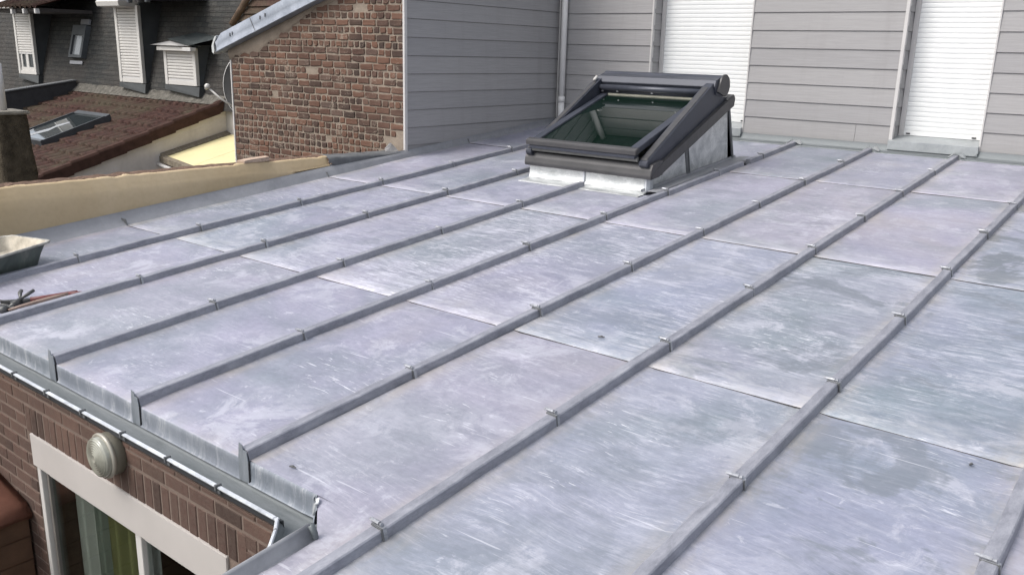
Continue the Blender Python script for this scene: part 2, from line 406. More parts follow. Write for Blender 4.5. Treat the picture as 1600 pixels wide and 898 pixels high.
def clip(parent, x, s, seed):
    global clip_me
    R_ = random.Random(seed)
    if clip_me is None:
        bm = BM()
        def rb(a, b): rbox(bm, a, b, .0006)
        rb((-.028, -.006, .040), (.0285, .006, .0485))
        hexa(bm, [rf(.022, -.006, .046), rf(.030, -.006, .0), rf(.030, .006, .0), rf(.022, .006, .046), rf(.027, -.006, .048), rf(.034, -.006, .0), rf(.034, .006, .0), rf(.027, .006, .048)])
        tube(bm, [rf(-.040, .0, .054), rf(-.03, -.002, .056), rf(.004, 0, .055)], [.005, .0065, .0065], 8)
        tube(bm, [rf(.004, 0, .053), rf(.018, -.001, .055)], [.004, .007], 8)
        clip_me = bpy.data.meshes.new('clip'); bmesh.ops.recalc_face_normals(bm, faces=bm.faces); 
        n_ = len(bm.faces)
        fs = hexa(bm, [rf(.0235, -.0115, .043), rf(.0312, -.0115, .0), rf(.0312, -.006, .0), rf(.0235, -.006, .043), rf(.0268, -.0115, .0445), rf(.0338, -.0115, .0), rf(.0338, -.006, .0), rf(.0268, -.006, .0445)])
        fs += hexa(bm, [rf(-.026, -.0105, .041), rf(.026, -.0105, .041), rf(.026, -.006, .041), rf(-.026, -.006, .041), rf(-.026, -.0105, .0468), rf(.026, -.0105, .0468), rf(.026, -.006, .0468), rf(-.026, -.006, .0468)])
        for f in fs: f.material_index = 1
        bmesh.ops.recalc_face_normals(bm, faces=bm.faces)
        bm.to_mesh(clip_me); bm.free(); clip_me.materials.append(M_CLIP); clip_me.materials.append(M_LEAD)
    o = bpy.data.objects.new('batten_clip', clip_me); COL.objects.link(o); o.parent = parent
    o.location = rf(x, s, 0) - wloc(parent); o.rotation_euler = (R_.uniform(-.04, .04), R_.uniform(-.03, .03), R_.uniform(-.14, .14))
    o.scale = (1, R_.uniform(.8, 1.2), R_.uniform(.92, 1.08))
def batten(x, s0, s1, i, tail=False, mat=None):
    cl = [.875 + .906 * k + random.uniform(-.01, .01) for k in range(-5, 8)]
    cl = [c for c in cl if s0 + .05 < c < s1 - .05]
    o = obj('roof_batten', batten_mesh(x, s0, s1, i * 11 + int(s0), cl), mat or M_BATTEN, house)
    for k, c in enumerate(cl):
        if c > -1.1 and x < 6.3: clip(o, x, c, i * 31 + k)
    if tail:
        bm = BM()
        prism(bm, [(x - .031, -.084), (x + .029, -.084), (x + .030, .0), (x + .022, .040), (x + .002, .044), (x - .002, .062), (x - .022, .067), (x - .030, .0)],
              lambda p: Vector((p[0], -.0135, p[1])), lambda p: Vector((p[0], -.0105, p[1])))
        obj('batten_end_cap', bm, M_FASC, o)
        bm = BM(); box(bm, (x + .0295, -.0125, -.084), (x + .0325, -.0070, .001)); obj('seam_gap', bm, M_DARK, o)
for i, x in enumerate(BX):
    tl = i < 5
    s0 = 0.0 if tl else -4.4
    if i == 2: batten(x, s0, 4.43, i, tl)
    elif i == 3: batten(x, s0, 5.90, i, tl); batten(x + .01, 6.02, 7.15, i)
    elif i == 7: batten(x, s0, 7.05, i)
    else: batten(x, s0, 7.10, i, tl)

# left upstand flashing, back upstand
bm = BM(); rows = []
ss = [-.02 + 7.3 * k / 60 for k in range(61)]
for k, s in enumerate(ss):
    f = fold_x(s); hh = .085 - .025 * max(0, min(1, (s - 3.6) / 1.2)) + .002 * nz(s * 3, 1)
    xw = -.026
    rows.append([rf(f + .02, s, .001), rf(f, s, .003), rf(f - .006 - .002 * nz(s, 5), s, .010), rf(min(f - .018, .03), s, hh * .5), rf(max(xw, min(f - .03, .0)), s, hh * .92), rf(xw, s, hh), rf(xw - .003, s, hh + .012)])
strip(bm, rows); obj('side_flashing', bm, M_FLASH, house, True)
for sj in JS[1:4]:
    f = fold_x(sj); bm = BM()
    hexa(bm, [rf(f - .004, sj - .003, .002), rf(f + .006, sj - .003, .0), rf(f + .006, sj + .003, .0), rf(f - .004, sj + .003, .002), rf(-.02, sj - .003, .05), rf(f - .012, sj - .003, .05), rf(f - .012, sj + .003, .05), rf(-.02, sj + .003, .05)])
    obj('flashing_seam', bm, M_LEAD, house)
bm = BM()
rows = []
for k in range(121):
    x = -.03 + 9.95 * k / 120
    rows.append([rf(x, 7.085 + .004 * nz(x * 2, 3), .003), rf(x, 7.09, .014), rf(x, 7.10, .010), rf(x, 7.15, .005 + .002 * nz(x * 4, 1)), rf(x, 7.20, .007), rf(x, 7.218, .02), rf(x, 7.235, .07)])
strip(bm, rows); obj('back_flashing', bm, M_GUT, house, True)  # darker zinc puts the shade below the cladding into the colour
for i in (3, 4, 5, 6):                       # bright cut ends of the battens against the back wall
    bm = BM(); x = BX[i]
    for sg in (-1, 1):
        prism(bm, [(x + sg * .026, 7.085, .046), (x + sg * .075, 7.125, .012), (x + sg * .07, 7.175, .016), (x + sg * .03, 7.195, .05)], lambda p: rf(*p), lambda p: rf(p[0], p[1], p[2] + .004))
    obj('batten_collar', bm, M_NEWZ, house)

# gutter
gp = [(-.8, 0), (4.232, 0), (4.416, -.156), (4.43, -.30)]
bm = BM()
inner = [Vector((-.8, -.002, 0)), Vector((4.232, -.002, 0)), Vector((4.418, -.158, 0)), Vector((4.425, -.30, 0))]
outer = [Vector((-.8, -.128, 0)), Vector((4.185, -.128, 0)), Vector((4.295, -.245, 0)), Vector((4.38, -.36, 0))]
def lerp_paths(t): return [a.lerp(b, t) for a, b in zip(inner, outer)]
prof = [(0.0, -.07), (0.01, -.098), (.12, -.106), (.45, -.108), (.72, -.106), (.88, -.094), (.97, -.074), (1.0, -.056), (1.03, -.052), (1.055, -.056), (1.03, -.064), (.93, -.072), (.86, -.100), (.80, -.112), (0, -.114)]
rows = []
for t, z in prof:
    P_ = lerp_paths(t); row = []
    for a, b in zip(P_, P_[1:]):
        n = max(1, int((b - a).length / .15))
        for k in range(n): q = a.lerp(b, k / n); row.append(Vector((q.x, q.y, z + .0015 * nz(q.x * 2, t * 3))))
    row.append(Vector((P_[-1].x, P_[-1].y, z))); rows.append(row)
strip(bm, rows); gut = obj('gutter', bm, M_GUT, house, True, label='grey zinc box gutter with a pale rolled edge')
bm = BM()
nseg = 15
for k in range(nseg):                            # rolled front edge in lengths, with the hooks between them
    x1 = 4.17 - k * .335; x0 = x1 - .327
    box(bm, (x0, -.1425, -.0555), (x1, -.1255, -.0475), .0022)
box(bm, (4.172, -.1425, -.0555), (4.186, -.1255, -.0475), .0022); tube(bm, [(4.183, -.135, -.051), (4.232, -.178, -.051)], .0068, 6)
tube(bm, [(4.238, -.184, -.051), (4.30, -.25, -.051), (4.385, -.365, -.051)], .0068, 6)
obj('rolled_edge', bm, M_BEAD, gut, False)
bm = BM(); box(bm, (-.8, -.124, -.094), (4.19, -.112, -.061), .002); obj('gutter_shade_strip', bm, mat_simple('painted_gutter_shade', (.030, .032, .036), .6), gut)  # added dark strip standing in for the shadow below the rolled edge
for k in range(nseg):
    x = 4.17 - k * .335 - .331; bm = BM()
    box(bm, (x - .005, -.148, -.062), (x + .005, -.122, -.040), .001); box(bm, (x - .012, -.131, -.082), (x + .006, -.123, -.060), .001)
    obj('gutter_hook', bm, M_LEAD, gut)

# edge strip along the notch
bm = BM()
rows = []
for k in range(40):
    s = -.172 - 4.2 * k / 39; dx = .002 * nz(s * 2, 9)
    rows.append([rf(4.43 + dx, s, .002), rf(4.421 + dx, s, .004), rf(4.414 + dx, s, .046), rf(4.408 + dx, s, .054), rf(4.401 + dx, s, .052), rf(4.400 + dx, s, -.14)])
g = strip(bm, rows); bm.faces.new(g[0])
obj('edge_upstand', bm, M_FLASH, house, True)
bm = BM()
tube(bm, [rf(4.412, -.170, .05), rf(4.419, -.166, .02), rf(4.419, -.164, -.10)], .012, 12)
obj('edge_end_piece', bm, M_GUT, house, True)

# ------------------------------------------------------------------ brickwork
def bricks(bm, place, rects, depth=.05, bev=.003, rough=0.0, seed=1, holes=()):
    "place(u, v, d) -> world; rects (u0, v0, u1, v1)"
    R_ = random.Random(seed); lay = bm.faces.layers.float.new('tone')
    for (u0, v0, u1, v1) in rects:
        t = R_.random(); d = R_.uniform(.0065, .012) if rough else R_.uniform(.002, .005)
        j = lambda: R_.uniform(-rough, rough)
        if rough:
            # ragged outline with eight points
            um, vm = (u0 + u1) / 2, (v0 + v1) / 2; c = rough * .8
            P_ = [(u0 + c + j(), v0 + j()), (um + j() * 2, v0 + j()), (u1 - c + j(), v0 + j()), (u1 + j(), vm + j()), (u1 - c + j(), v1 + j()), (um + j() * 2, v1 + j()), (u0 + c + j(), v1 + j()), (u0 + j(), vm + j())]
        else: P_ = [(u0, v0), (u1, v0), (u1, v1), (u0, v1)]
        uc, vc = (u0 + u1) / 2, (v0 + v1) / 2
        back = [bm.verts.new(place(u, v, -.012)) for u, v in P_]
        mid = [bm.verts.new(place(u, v, d - bev)) for u, v in P_]
        k = 1 - bev * 2 / (v1 - v0)
        fro = [bm.verts.new(place(uc + (u - uc) * (1 - bev * 2 / (u1 - u0)), vc + (v - vc) * k, d + (j() * .35 if rough else 0))) for u, v in P_]
        n = len(P_)
        for A, B in ((back, mid), (mid, fro)):
            for i in range(n): f = bm.faces.new((A[i], A[(i + 1) % n], B[(i + 1) % n], B[i])); f[lay] = t
        f = bm.faces.new(fro); f[lay] = t
M_BR1 = mat_brick('brown_facing_brick', [(0, (.050, .032, .027)), (.35, (.080, .048, .040)), (.7, (.102, .062, .050)), (1, (.072, .046, .038))])
M_MO1 = mat_simple('tan_mortar', (.155, .118, .098), .95, 0, .15, 20, .002, .2)
M_BR2 = mat_brick('old_red_brick', [(0, (.040, .027, .023)), (.3, (.074, .038, .029)), (.6, (.105, .053, .037)), (.85, (.145, .072, .048)), (1, (.080, .056, .048))], (.10, .085, .07), .85, (.25, .205, .165))
m = NT('old_lime_mortar')
n1 = m.noise(m.map(), 3.0, 5, .65, None, .5); n2 = m.noise(m.map(), 45, 5, .7)
m.set(Base_Color=m.mix(m.ramp(n2, [(.3, 0), (.8, .5)]), m.ramp(n1, [(.3, (.20, .165, .13)), (.5, (.26, .215, .175)), (.7, (.31, .26, .21))]), (.16, .13, .105)), Roughness=.95)
m.b.inputs['Specular IOR Level'].default_value = .15
m.bump(n2, .008, .9); M_MO2 = m.m

# the garden front wall
WY = -.104
DX0, DX1, DZ = 2.205, 3.83, -.352
bm = BM(); rc = []
pit, ln = .0665, .172
for rI in range(43):
    z1 = -.0805 - rI * pit; z0 = z1 - pit + .010; z1 = min(z1, -.119)
    off = (rI % 2) * ln / 2
    for k in range(-2, 29):
        u0 = -.62 + k * ln + off; u1 = u0 + ln - .010; u1 = min(u1, 4.25)
        if u1 - u0 < .03: continue
        if z0 < -.213 and z1 > -.36 and u1 > DX0 - .05 and u0 < DX1 + .09: 
            if z1 > -.2: rc.append((u0, z0, u1, z1))
            else: 
                if u0 < DX0 - .055 < u1 - .03: rc.append((u0, z0, DX0 - .057, z1))
                if u0 + .03 < DX1 + .09 < u1: rc.append((DX1 + .097, z0, u1, z1))
                continue
        if z1 <= -.34 and u1 > DX0 and u0 < DX1:
            if u0 < DX0 - .03: rc.append((u0, z0, DX0 - .004, z1))
            elif u1 > DX1 + .03: rc.append((DX1 + .004, z0, u1, z1))
            continue
        rc.append((u0, z0, u1, z1))
u = DX0 - .048
while u < DX1 + .08:
    rc.append((u, -.352, u + .054, -.2175)); u += .0645
bricks(bm, lambda u, v, d: Vector((u, WY - d, v)), rc, seed=3)
wall = obj('brick_wall', bm, M_BR1, house, label='brown brick front wall with a row of upright bricks above the door')
bm = BM()
t = .012
box(bm, (-.8, WY - .0005, -3.0), (DX0, WY + .16, -.117)); box(bm, (DX1, WY - .0005, -3.0), (4.26, WY + .16, -.117)); box(bm, (DX0 - .0, WY - .0005, DZ), (DX1 + .0, WY + .16, -.117))
obj('mortar', bm, M_MO1, wall)
# other outer walls and the floor inside, plain
M_REND = mat_simple('grey_render', (.42, .40, .38), .9, 0, .1, 3, .001, .2)
M_INT = mat_simple('room_wall', (.20, .185, .165), .9, 0, .1, 3, 0, .2)
bm = BM()
box(bm, (4.262, -4.3, -3.0), (4.398, -.32, -.16)); box(bm, (4.40, -4.35, -3.0), (9.8, -4.2, -.42))
obj('outer_wall', bm, M_REND, house)
bm = BM()
box(bm, (-.6, WY + .17, -3.0), (4.3, 2.6, -2.55)); box(bm, (-.6, 2.6, -3.0), (4.3, 2.7, -.24)); box(bm, (-.7, WY + .17, -3.0), (-.6, 2.7, -.24)); box(bm, (4.3, -.2, -3.0), (4.39, 2.7, -.24)); box(bm, (-.6, WY + .165, -.24), (4.3, 2.6, -.21))
obj('room_lining', bm, M_INT, house)

# sliding door
M_PVC = mat_simple('white_pvc', (.52, .505, .48), .4, 0, .05, 4, 0)
M_PVC2 = mat_simple('dusty_white_panel', (.42, .395, .375), .5, 0, .06, 2.5, .0005)
m = NT('window_glass'); 
g1 = m.n('ShaderNodeBsdfGlossy'); g1.inputs['Roughness'].default_value = .02; g1.inputs['Color'].default_value = (.9, .95, .95, 1)
tr = m.n('ShaderNodeBsdfTransparent'); tr.inputs['Color'].default_value = (.82, .86, .84, 1)
lw_ = m.n('ShaderNodeLayerWeight'); lw_.inputs['Blend'].default_value = .5; pw = m.math('MULTIPLY_ADD', m.math('POWER', lw_.outputs['Facing'], 4.0), .8, .05); mx = m.n('ShaderNodeMixShader')
m.L.new(pw, mx.inputs[0]); m.L.new(tr.outputs[0], mx.inputs[1]); m.L.new(g1.outputs[0], mx.inputs[2])
m.L.new(mx.outputs[0], m.t.nodes['Material Output'].inputs[0]); M_GLASS = m.m
door = obj('sliding_door', (lambda bm: (box(bm, (DX0 - .004, WY - .012, DZ - .165), (DX1 + .0, WY - .001 + .02, DZ + .002), .003), bm)[1])(BM()), M_PVC2, house, label='white framed sliding glass door under a wide white header panel')
FY = WY + .02
bm = BM()
ZB = -2.55; ZT = DZ - .165
box(bm, (DX0 + .004, FY - .02, ZB), (DX0 + .042, FY + .05, ZT), .002); box(bm, (DX1 - .06, FY - .02, ZB), (DX1 - .004, FY + .05, ZT), .002)
box(bm, (3.112, FY - .012, ZB), (3.160, FY + .03, ZT), .002); box(bm, (DX0 + .07, FY + .002, ZT - .045), (3.112, FY + .03, ZT - .004), .002)
box(bm, (3.16, FY + .002, ZT - .045), (DX1 - .06, FY + .03, ZT - .004), .002); box(bm, (DX0 + .07, FY + .002, ZB), (DX1 - .06, FY + .03, ZB + .08), .002)
obj('door_frame', bm, M_PVC, door)
bm = BM(); box(bm, (DX0 + .062, FY - .004, ZB), (DX0 + .084, FY + .03, ZT), .002); box(bm, (DX0 + .045, FY + .02, ZB), (DX0 + .062, FY + .05, ZT), .001); obj('door_rail', bm, mat_simple('grey_gasket', (.13, .12, .11), .5), door)
for a, b in ((DX0 + .085, 3.112), (3.16, DX1 - .06)):
    bm = BM(); box(bm, (a, FY + .010, ZB + .08), (b, FY + .016, ZT - .045)); obj('pane', bm, M_GLASS, door)
def curtain(x0, x1, col, label, y=.02, amp=.018, fr=55):
    bm = BM(); rows = []
    for z in (-2.5, -1.9, -1.3, -.9, -.6, -.45):
        rows.append([Vector((x0 + (x1 - x0) * k / 60, y + amp * math.sin(k * (x1 - x0) * fr / 60 + .3 * math.sin(z * 2)) * (1 + .3 * nz(k * .1, z)), z)) for k in range(61)])
    strip(bm, rows); bmesh.ops.solidify(bm, geom=bm.faces[:], thickness=.003)
    o = obj('curtain', bm, mat_simple('curtain_cloth', col, .9, 0, .06, 8, 0, .1), None, True)
    top(o, label, 'curtain'); return o
curtain(2.44, 2.60, (.62, .60, .57), 'pale grey curtain panel left of the green curtain behind the door glass', -.035, .012)
curtain(2.61, 2.735, (.28, .31, .27), 'thin grey green curtain edge beside the olive green one behind the glass', -.03, .010, 70)
curtain(2.735, 2.99, (.36, .345, .16), 'olive green curtain hanging behind the middle of the sliding door', -.025)
curtain(3.03, 3.17, (.66, .66, .66), 'light grey curtain right of the white door mullion', -.03, .012)

# round wall lamp
lamp = empty('wall_lamp', (3.03, WY, -.18), 'round ribbed glass bulkhead lamp on the brown brick wall under the gutter', 'lamp')
Mx = Matrix.Translation((3.035, WY, -.182)) @ Matrix.Rotation(math.radians(90), 4, 'X')
M_LB = mat_simple('aged_grey_plastic', (.16, .15, .12), .45, .1, .12, 8)
m = NT('frosted_ribbed_glass'); m.set(Base_Color=m.ramp(m.noise(m.map(), 9, 4, .6), [(.3, (.17, .17, .14)), (.7, (.34, .34, .29))]), Roughness=.18); m.b.inputs['Coat Weight'].default_value = .6; M_LG = m.m
bm = BM(); lathe(bm, [(0, 0), (.088, 0), (.093, .006), (.093, .050), (.090, .056), (.078, .058), (0, .056)], Mx, 40); obj('lamp_base', bm, M_LB, lamp, True)
bm = BM(); lathe(bm, [(.094, .046), (.098, .050), (.098, .060), (.093, .064), (.086, .062)], Mx, 40); obj('lamp_ring', bm, mat_simple('pale_ring', (.36, .34, .29), .35, .3), lamp, True)
bm = BM(); prof = [(.087, .058), (.086, .078), (.083, .084), (.079, .083)]
rr_ = .078
while rr_ > .012: prof += [(rr_, .085 + .012 * (1 - (rr_ / .08) ** 2)), (rr_ - .003, .0885 + .012 * (1 - (rr_ / .08) ** 2)), (rr_ - .006, .085 + .012 * (1 - (rr_ / .08) ** 2))]; rr_ -= .0095
prof.append((0, .097))
lathe(bm, prof, Mx, 40); obj('lamp_glass', bm, M_LG, lamp, True)

# ------------------------------------------------------------------ roof window
sk = empty('roof_window', rf(2.27, 5.3, 0), 'large dark framed roof window with roller shutter box on a bright zinc kerb', 'roof window')
m = NT('anthracite_aluminium'); n1 = m.noise(m.map((1, 3, 1)), 5, 5, .65)
m.set(Base_Color=m.ramp(n1, [(.3, (.036, .040, .054)), (.7, (.062, .067, .085))]), Roughness=m.ramp(n1, [(.3, .33), (.7, .5)]), Metallic=.25); M_ANT = m.m
m = NT('grey_brown_aluminium'); n1 = m.noise(m.map((1, 3, 1)), 5, 5, .65)
m.set(Base_Color=m.ramp(n1, [(.3, (.055, .054, .056)), (.7, (.080, .078, .080))]), Roughness=.42, Metallic=.3); M_FLG = m.m
m = NT('tinted_glazing'); m.set(Base_Color=(.005, .012, .009), Roughness=.015); m.b.inputs['Specular IOR Level'].default_value = 1.0; m.b.inputs['IOR'].default_value = 1.7; M_TG = m.m
X0, X1 = 1.69, 2.865
# kerb
bm = BM()
xprism(bm, [(4.60, -.01), (4.60, .125), (5.98, .515), (6.115, -.01)], X1 - .02, X1, .001)
xprism(bm, [(4.60, -.01), (4.60, .125), (5.98, .515), (6.115, -.01)], X0, X0 + .02, .001)
kerb = obj('zinc_kerb', bm, M_NEWZ, sk, label='bright new zinc kerb raised at the back')
bm = BM()
xprism(bm, [(5.20, .0), (5.245, .0), (5.195, .262), (5.15, .25)], X1 + .0005, X1 + .004)
xprism(bm, [(5.252, .0), (5.262, .0), (5.212, .267), (5.202, .265)], X1 + .001, X1 + .007)
xprism(bm, [(6.085, .0), (6.12, .0), (5.99, .50), (5.955, .49)], X1 + .0005, X1 + .010)
obj('standing_seam', bm, M_LEAD, kerb)
bm = BM()
rows = []
for k in range(31):
    x = X0 - .01 + (X1 + .04 - X0) * k / 30
    w_ = .0035 * nz(x * 7, 2)
    rows.append([rf(x, 4.33 + .006 * nz(x * 6, 1), .004), rf(x, 4.335, .008), rf(x, 4.44 + w_, .009 + w_), rf(x, 4.482, .014 + w_), rf(x, 4.496 + w_, .03), rf(x, 4.503 + w_, .08), rf(x, 4.51, .14)])
strip(bm, rows)
obj('front_apron', bm, M_NEWZ, kerb, True)
bm = BM()
xprism(bm, [(4.40, .012), (4.47, .012), (4.484, .03), (4.494, .13), (4.50, .135), (4.50, .03), (4.48, .010)], 2.262, 2.275)
prism(bm, [(2.845, 4.50), (2.895, 4.46), (2.905, 4.50), (2.88, 4.60)], lambda p: rf(p[0], p[1], .012), lambda p: rf(p[0] - .01, p[1] + .02, .13), .002)
obj('apron_fold', bm, M_BEAD, kerb)
bm = BM()
rows = []
for k in range(31):
    s = 4.42 + 1.74 * k / 30
    rows.append([rf(3.02, s, .042), rf(2.93 + .003 * nz(s * 3, 3), s, .038), rf(2.885, s, .022), rf(2.869, s, .03), rf(2.868, s, .045)])
strip(bm, rows); obj('side_soaker', bm, M_FLASH, kerb, True)
bm = BM(); xprism(bm, [(6.0, .0), (6.12, .0), (6.0, .50), (5.95, .49)], X0, X1); obj('back_kerb', bm, M_NEWZ, kerb)
# frame ring (flange) slope
def fl(s): return .165 + (s - 4.60) * (.600 - .165) / (5.93 - 4.60)
bm = BM()
xprism(bm, [(4.475, .120), (4.475, .148), (4.60, .215), (5.93, .635), (5.955, .60), (5.94, .535), (4.60, .122)], 2.80, 2.935, .004)
xprism(bm, [(4.475, .120), (4.475, .148), (4.60, .215), (5.93, .635), (5.955, .60), (5.94, .535), (4.60, .122)], 1.65, 1.78, .004)
xprism(bm, [(4.466, .122), (4.462, .15), (4.474, .195), (4.498, .236), (4.60, .25), (4.66, .25), (4.66, .13)], 1.652, 2.933, .003)
xprism(bm, [(5.80, .50), (5.80, .60), (5.93, .637), (5.957, .60), (5.942, .53)], 1.652, 2.933, .003)
obj('outer_frame', bm, M_FLG, sk)
# lining inside and dark void
bm = BM(); xprism(bm, [(4.6, .02), (4.6, .06), (5.95, .40), (6.0, .10)], X0 + .03, X1 - .03); obj('inner_lining', bm, mat_simple('inner_green', (.05, .075, .05), .6), sk)
# side rails of the shutter
for a, b in ((2.822, 2.902), (1.672, 1.738)):
    bm = BM()
    xprism(bm, [(4.475, .212), (4.452, .232), (4.455, .258), (4.485, .280), (5.50, .738), (5.60, .775), (5.70, .70), (5.74, .63), (5.90, .61), (4.62, .190), (4.54, .180)], a, b, .005)
    rl = obj('shutter_rail', bm, M_ANT, sk)
    bm = BM(); xprism(bm, [(4.47, .274), (4.49, .288), (5.50, .744), (5.50, .730)], a + .012, b - .012, .001); obj('rail_groove', bm, M_FLG, rl)
# sash
def gl(s): return .362 + (s - 4.50) * .245
bm = BM()
for a, b in ((1.745, 1.822), (2.735, 2.812)):
    xprism(bm, [(4.47, gl(4.47) - .035), (4.47, gl(4.47) + .014), (5.62, gl(5.62) + .014), (5.62, gl(5.62) - .035)], a, b, .004)
sash = obj('sash', bm, M_ANT, sk)
bm = BM(); xprism(bm, [(4.425, gl(4.44) - .034), (4.425, gl(4.44) + .004), (4.44, gl(4.44) + .014), (4.485, gl(4.48) + .012), (4.49, gl(4.48) - .035)], 1.70, 2.815, .004); obj('sash_rail', bm, M_FLG, sash)
bm = BM(); xprism(bm, [(4.433, gl(4.44) - .065), (4.433, gl(4.44) - .035), (4.50, gl(4.44) - .035), (4.50, gl(4.44) - .065)], 1.73, 2.80, .004); obj('sash_drip_bar', bm, M_ANT, sash)
bm = BM(); xprism(bm, [(4.455, .258), (4.455, .290), (4.475, .296), (4.475, .254)], 1.745, 2.815, .003); obj('shutter_end_bar', bm, mat_simple('worn_grey_bar', (.15, .15, .14), .4, .3), sk)
bm = BM(); xprism(bm, [(4.485, gl(4.485) - .004), (4.485, gl(4.485)), (5.56, gl(5.56)), (5.56, gl(5.56) - .004)], 1.815, 2.742); obj('pane', bm, M_TG, sash)
bm = BM(); xprism(bm, [(5.555, gl(5.56) - .01), (5.555, gl(5.56) + .012), (5.585, gl(5.56) + .022), (5.585, gl(5.56) - .01)], 1.815, 2.742, .002); obj('sash_top_rail', bm, mat_simple('pale_bar', (.40, .39, .32), .5), sash)
# shutter roll, casing
def arc(cx, cy, rr, a0, a1, n=12): return [(cx + rr * math.cos(math.radians(a0 + (a1 - a0) * k / n)), cy + rr * math.sin(math.radians(a0 + (a1 - a0) * k / n))) for k in range(n + 1)]
bm = BM(); prism(bm, [(5.60, .665)] + [(5.566, .74), (5.590, .790)] + arc(5.735, .735, .088, 125, -60, 16) + [(5.74, .640)], lambda p: rf(1.690, p[0], p[1]), lambda p: rf(2.915, p[0], p[1]), .002)
cas = obj('shutter_casing', bm, M_ANT, sk)
bm = BM(); prism(bm, arc(5.735, .733, .098, 150, -75, 18) + [(5.70, .655), (5.60, .695)], lambda p: rf(2.9155, p[0], p[1]), lambda p: rf(2.934, p[0], p[1]), .003); obj('end_cap', bm, M_FLG, cas)
bm = BM(); xprism(bm, arc(5.545, .690, .028, 0, 360, 14)[:-1], 1.745, 2.815); obj('shutter_roll', bm, M_ANT, sk, True)
bm = BM(); xprism(bm, arc(5.60, .655, .040, 0, 360, 14)[:-1], 1.745, 2.815); obj('shutter_tube', bm, M_ANT, sk, True)
bm = BM()
for a in (1.765, 1.93, 2.30):
    rbox(bm, (a, 5.53, gl(5.56) + .03), (a + .018, 5.545, gl(5.56) + .065), .002)
obj('hinge', bm, M_CLIP, sash)
bm = BM(); tube(bm, [rf(1.70, 5.50, .758), rf(1.70, 5.55, .785)], .014, 10); obj('sensor', bm, M_PVC, sk, True)
# ------------------------------------------------------------------ clad house
clad = empty('clad_house', (4.5, 7.6, -3.0), 'tall house with grey horizontal board cladding behind the zinc roof', 'building')
def mat_clad(name, lo, hi):
    m = NT(name); v = m.map((1.5, 1.5, 30)); g = m.noise(v, 2.2, 6, .65, None, .6)
    g2 = m.noise(m.map((1, 1, 6)), 1.3, 3, .5)
    c = m.ramp(g, [(.3, lo), (.7, hi)]); c = m.mix(m.math('MULTIPLY', g2, .22), c, tuple(x * .85 for x in lo))
    zf = m.math('FLOOR', m.math('DIVIDE', m.math('SUBTRACT', m.sep()[2], 3.705), .1757))
    wn = m.n('ShaderNodeTexWhiteNoise', noise_dimensions='1D'); m.L.new(zf, wn.inputs['W'])
    c = m.mix(1.0, c, m.ramp(wn.outputs['Value'], [(0, (.955, .955, .96)), (1, (1.04, 1.035, 1.03))]), 'MULTIPLY')
    c = m.mix(m.ramp(m.noise(m.map((3, 3, .25)), 2.0, 5, .65), [(.52, 0), (.72, .22)]), c, (.22, .213, .205))
    m.set(Base_Color=c, Roughness=.75); m.b.inputs['Specular IOR Level'].default_value = .3
    m.bump(g, .0018, .8); return m.m
M_CLAD = mat_clad('grey_fibre_boards', (.285, .279, .280), (.332, .326, .327))
M_TRIM = mat_simple('pale_grey_trim', (.50, .49, .48), .5, 0, .05, 5, 0)
M_WHT = mat_simple('white_trim', (.50, .485, .475), .45, 0, .06, 5, 0)
def boards(bm, place, u0, u1, zb, zt, z_first, pitch, joints=()):
    z = z_first; k = 0
    while z < zt:
        a = max(z + .003, zb); b = min(z + pitch, zt)
        us = [u0] + [j for (kk, j) in joints if kk == k] + [u1]
        for p, q in zip(us, us[1:]):
            q2 = q - (.003 if q != u1 else 0)
            v = [bm.verts.new(place(*c)) for c in ((p, a, 0), (q2, a, 0), (q2, a, .0135), (p, a, .0135), (p, a + .004, .0145), (q2, a + .004, .0145), (q2, b, .005), (p, b, .005), (q2, b, 0), (p, b, 0))]
            bm.faces.new((v[0], v[1], v[2], v[3])); bm.faces.new((v[3], v[2], v[5], v[4])); bm.faces.new((v[4], v[5], v[6], v[7])); bm.faces.new((v[7], v[6], v[8], v[9]))
            bm.faces.new((v[1], v[8], v[6], v[5], v[2])); bm.faces.new((v[0], v[3], v[4], v[7], v[9]))
        z += pitch; k += 1
ZTOP = 3.3; PI_ = .1757; YB = 7.235
O1 = (1.255, 2.432); O2 = (3.963, 4.738); RD = .20
bm = BM()
pl_ = lambda u, z, o: Vector((u, YB - o, z))
for a, b, jj in ((-.04, O1[0], ()), (O1[1], O2[0], ((0, 3.612), (9, 3.0))), (O2[1], 10.0, ((0, 7.0),))):
    bm = BM(); boards(bm, pl_, a, b, .697, ZTOP, .705, PI_, jj); obj('wall_cladding', bm, M_CLAD, clad)
for o in (O1, O2):
    bm = BM(); boards(bm, lambda u, z, t_: Vector((o[0] + t_ - .004, u, z)), YB, YB + RD, .70, ZTOP, .705, PI_); obj('reveal_cladding', bm, M_CLAD, clad)
    bm = BM(); boards(bm, lambda u, z, t_: Vector((o[1] - t_ + .004, u, z)), YB, YB + RD, .70, ZTOP, .705, PI_); obj('reveal_cladding', bm, M_CLAD, clad)
bm = BM()
boards(bm, lambda u, z, t_: Vector((-.045 + t_, u, z)), 4.625, 7.235, .30, ZTOP, .705 - 3 * .178, .178, ())
obj('wall_cladding', bm, M_CLAD, clad, label='darker side wall cladding running towards the brick gable')
bm = BM()
for a, b in ((-.04, O1[0] - .001), (O1[1] + .001, O2[0] - .001), (O2[1] + .001, 10.0)): box(bm, (a, YB + .001, -3), (b, YB + .35, ZTOP + .02))
box(bm, (-.3, 4.72, -3), (-.046, 7.6, ZTOP + .02)); box(bm, (O1[0], YB + .001, -3), (O1[1], YB + .35, .69)); box(bm, (O2[0], YB + .001, -3), (O2[1], YB + .35, .68))
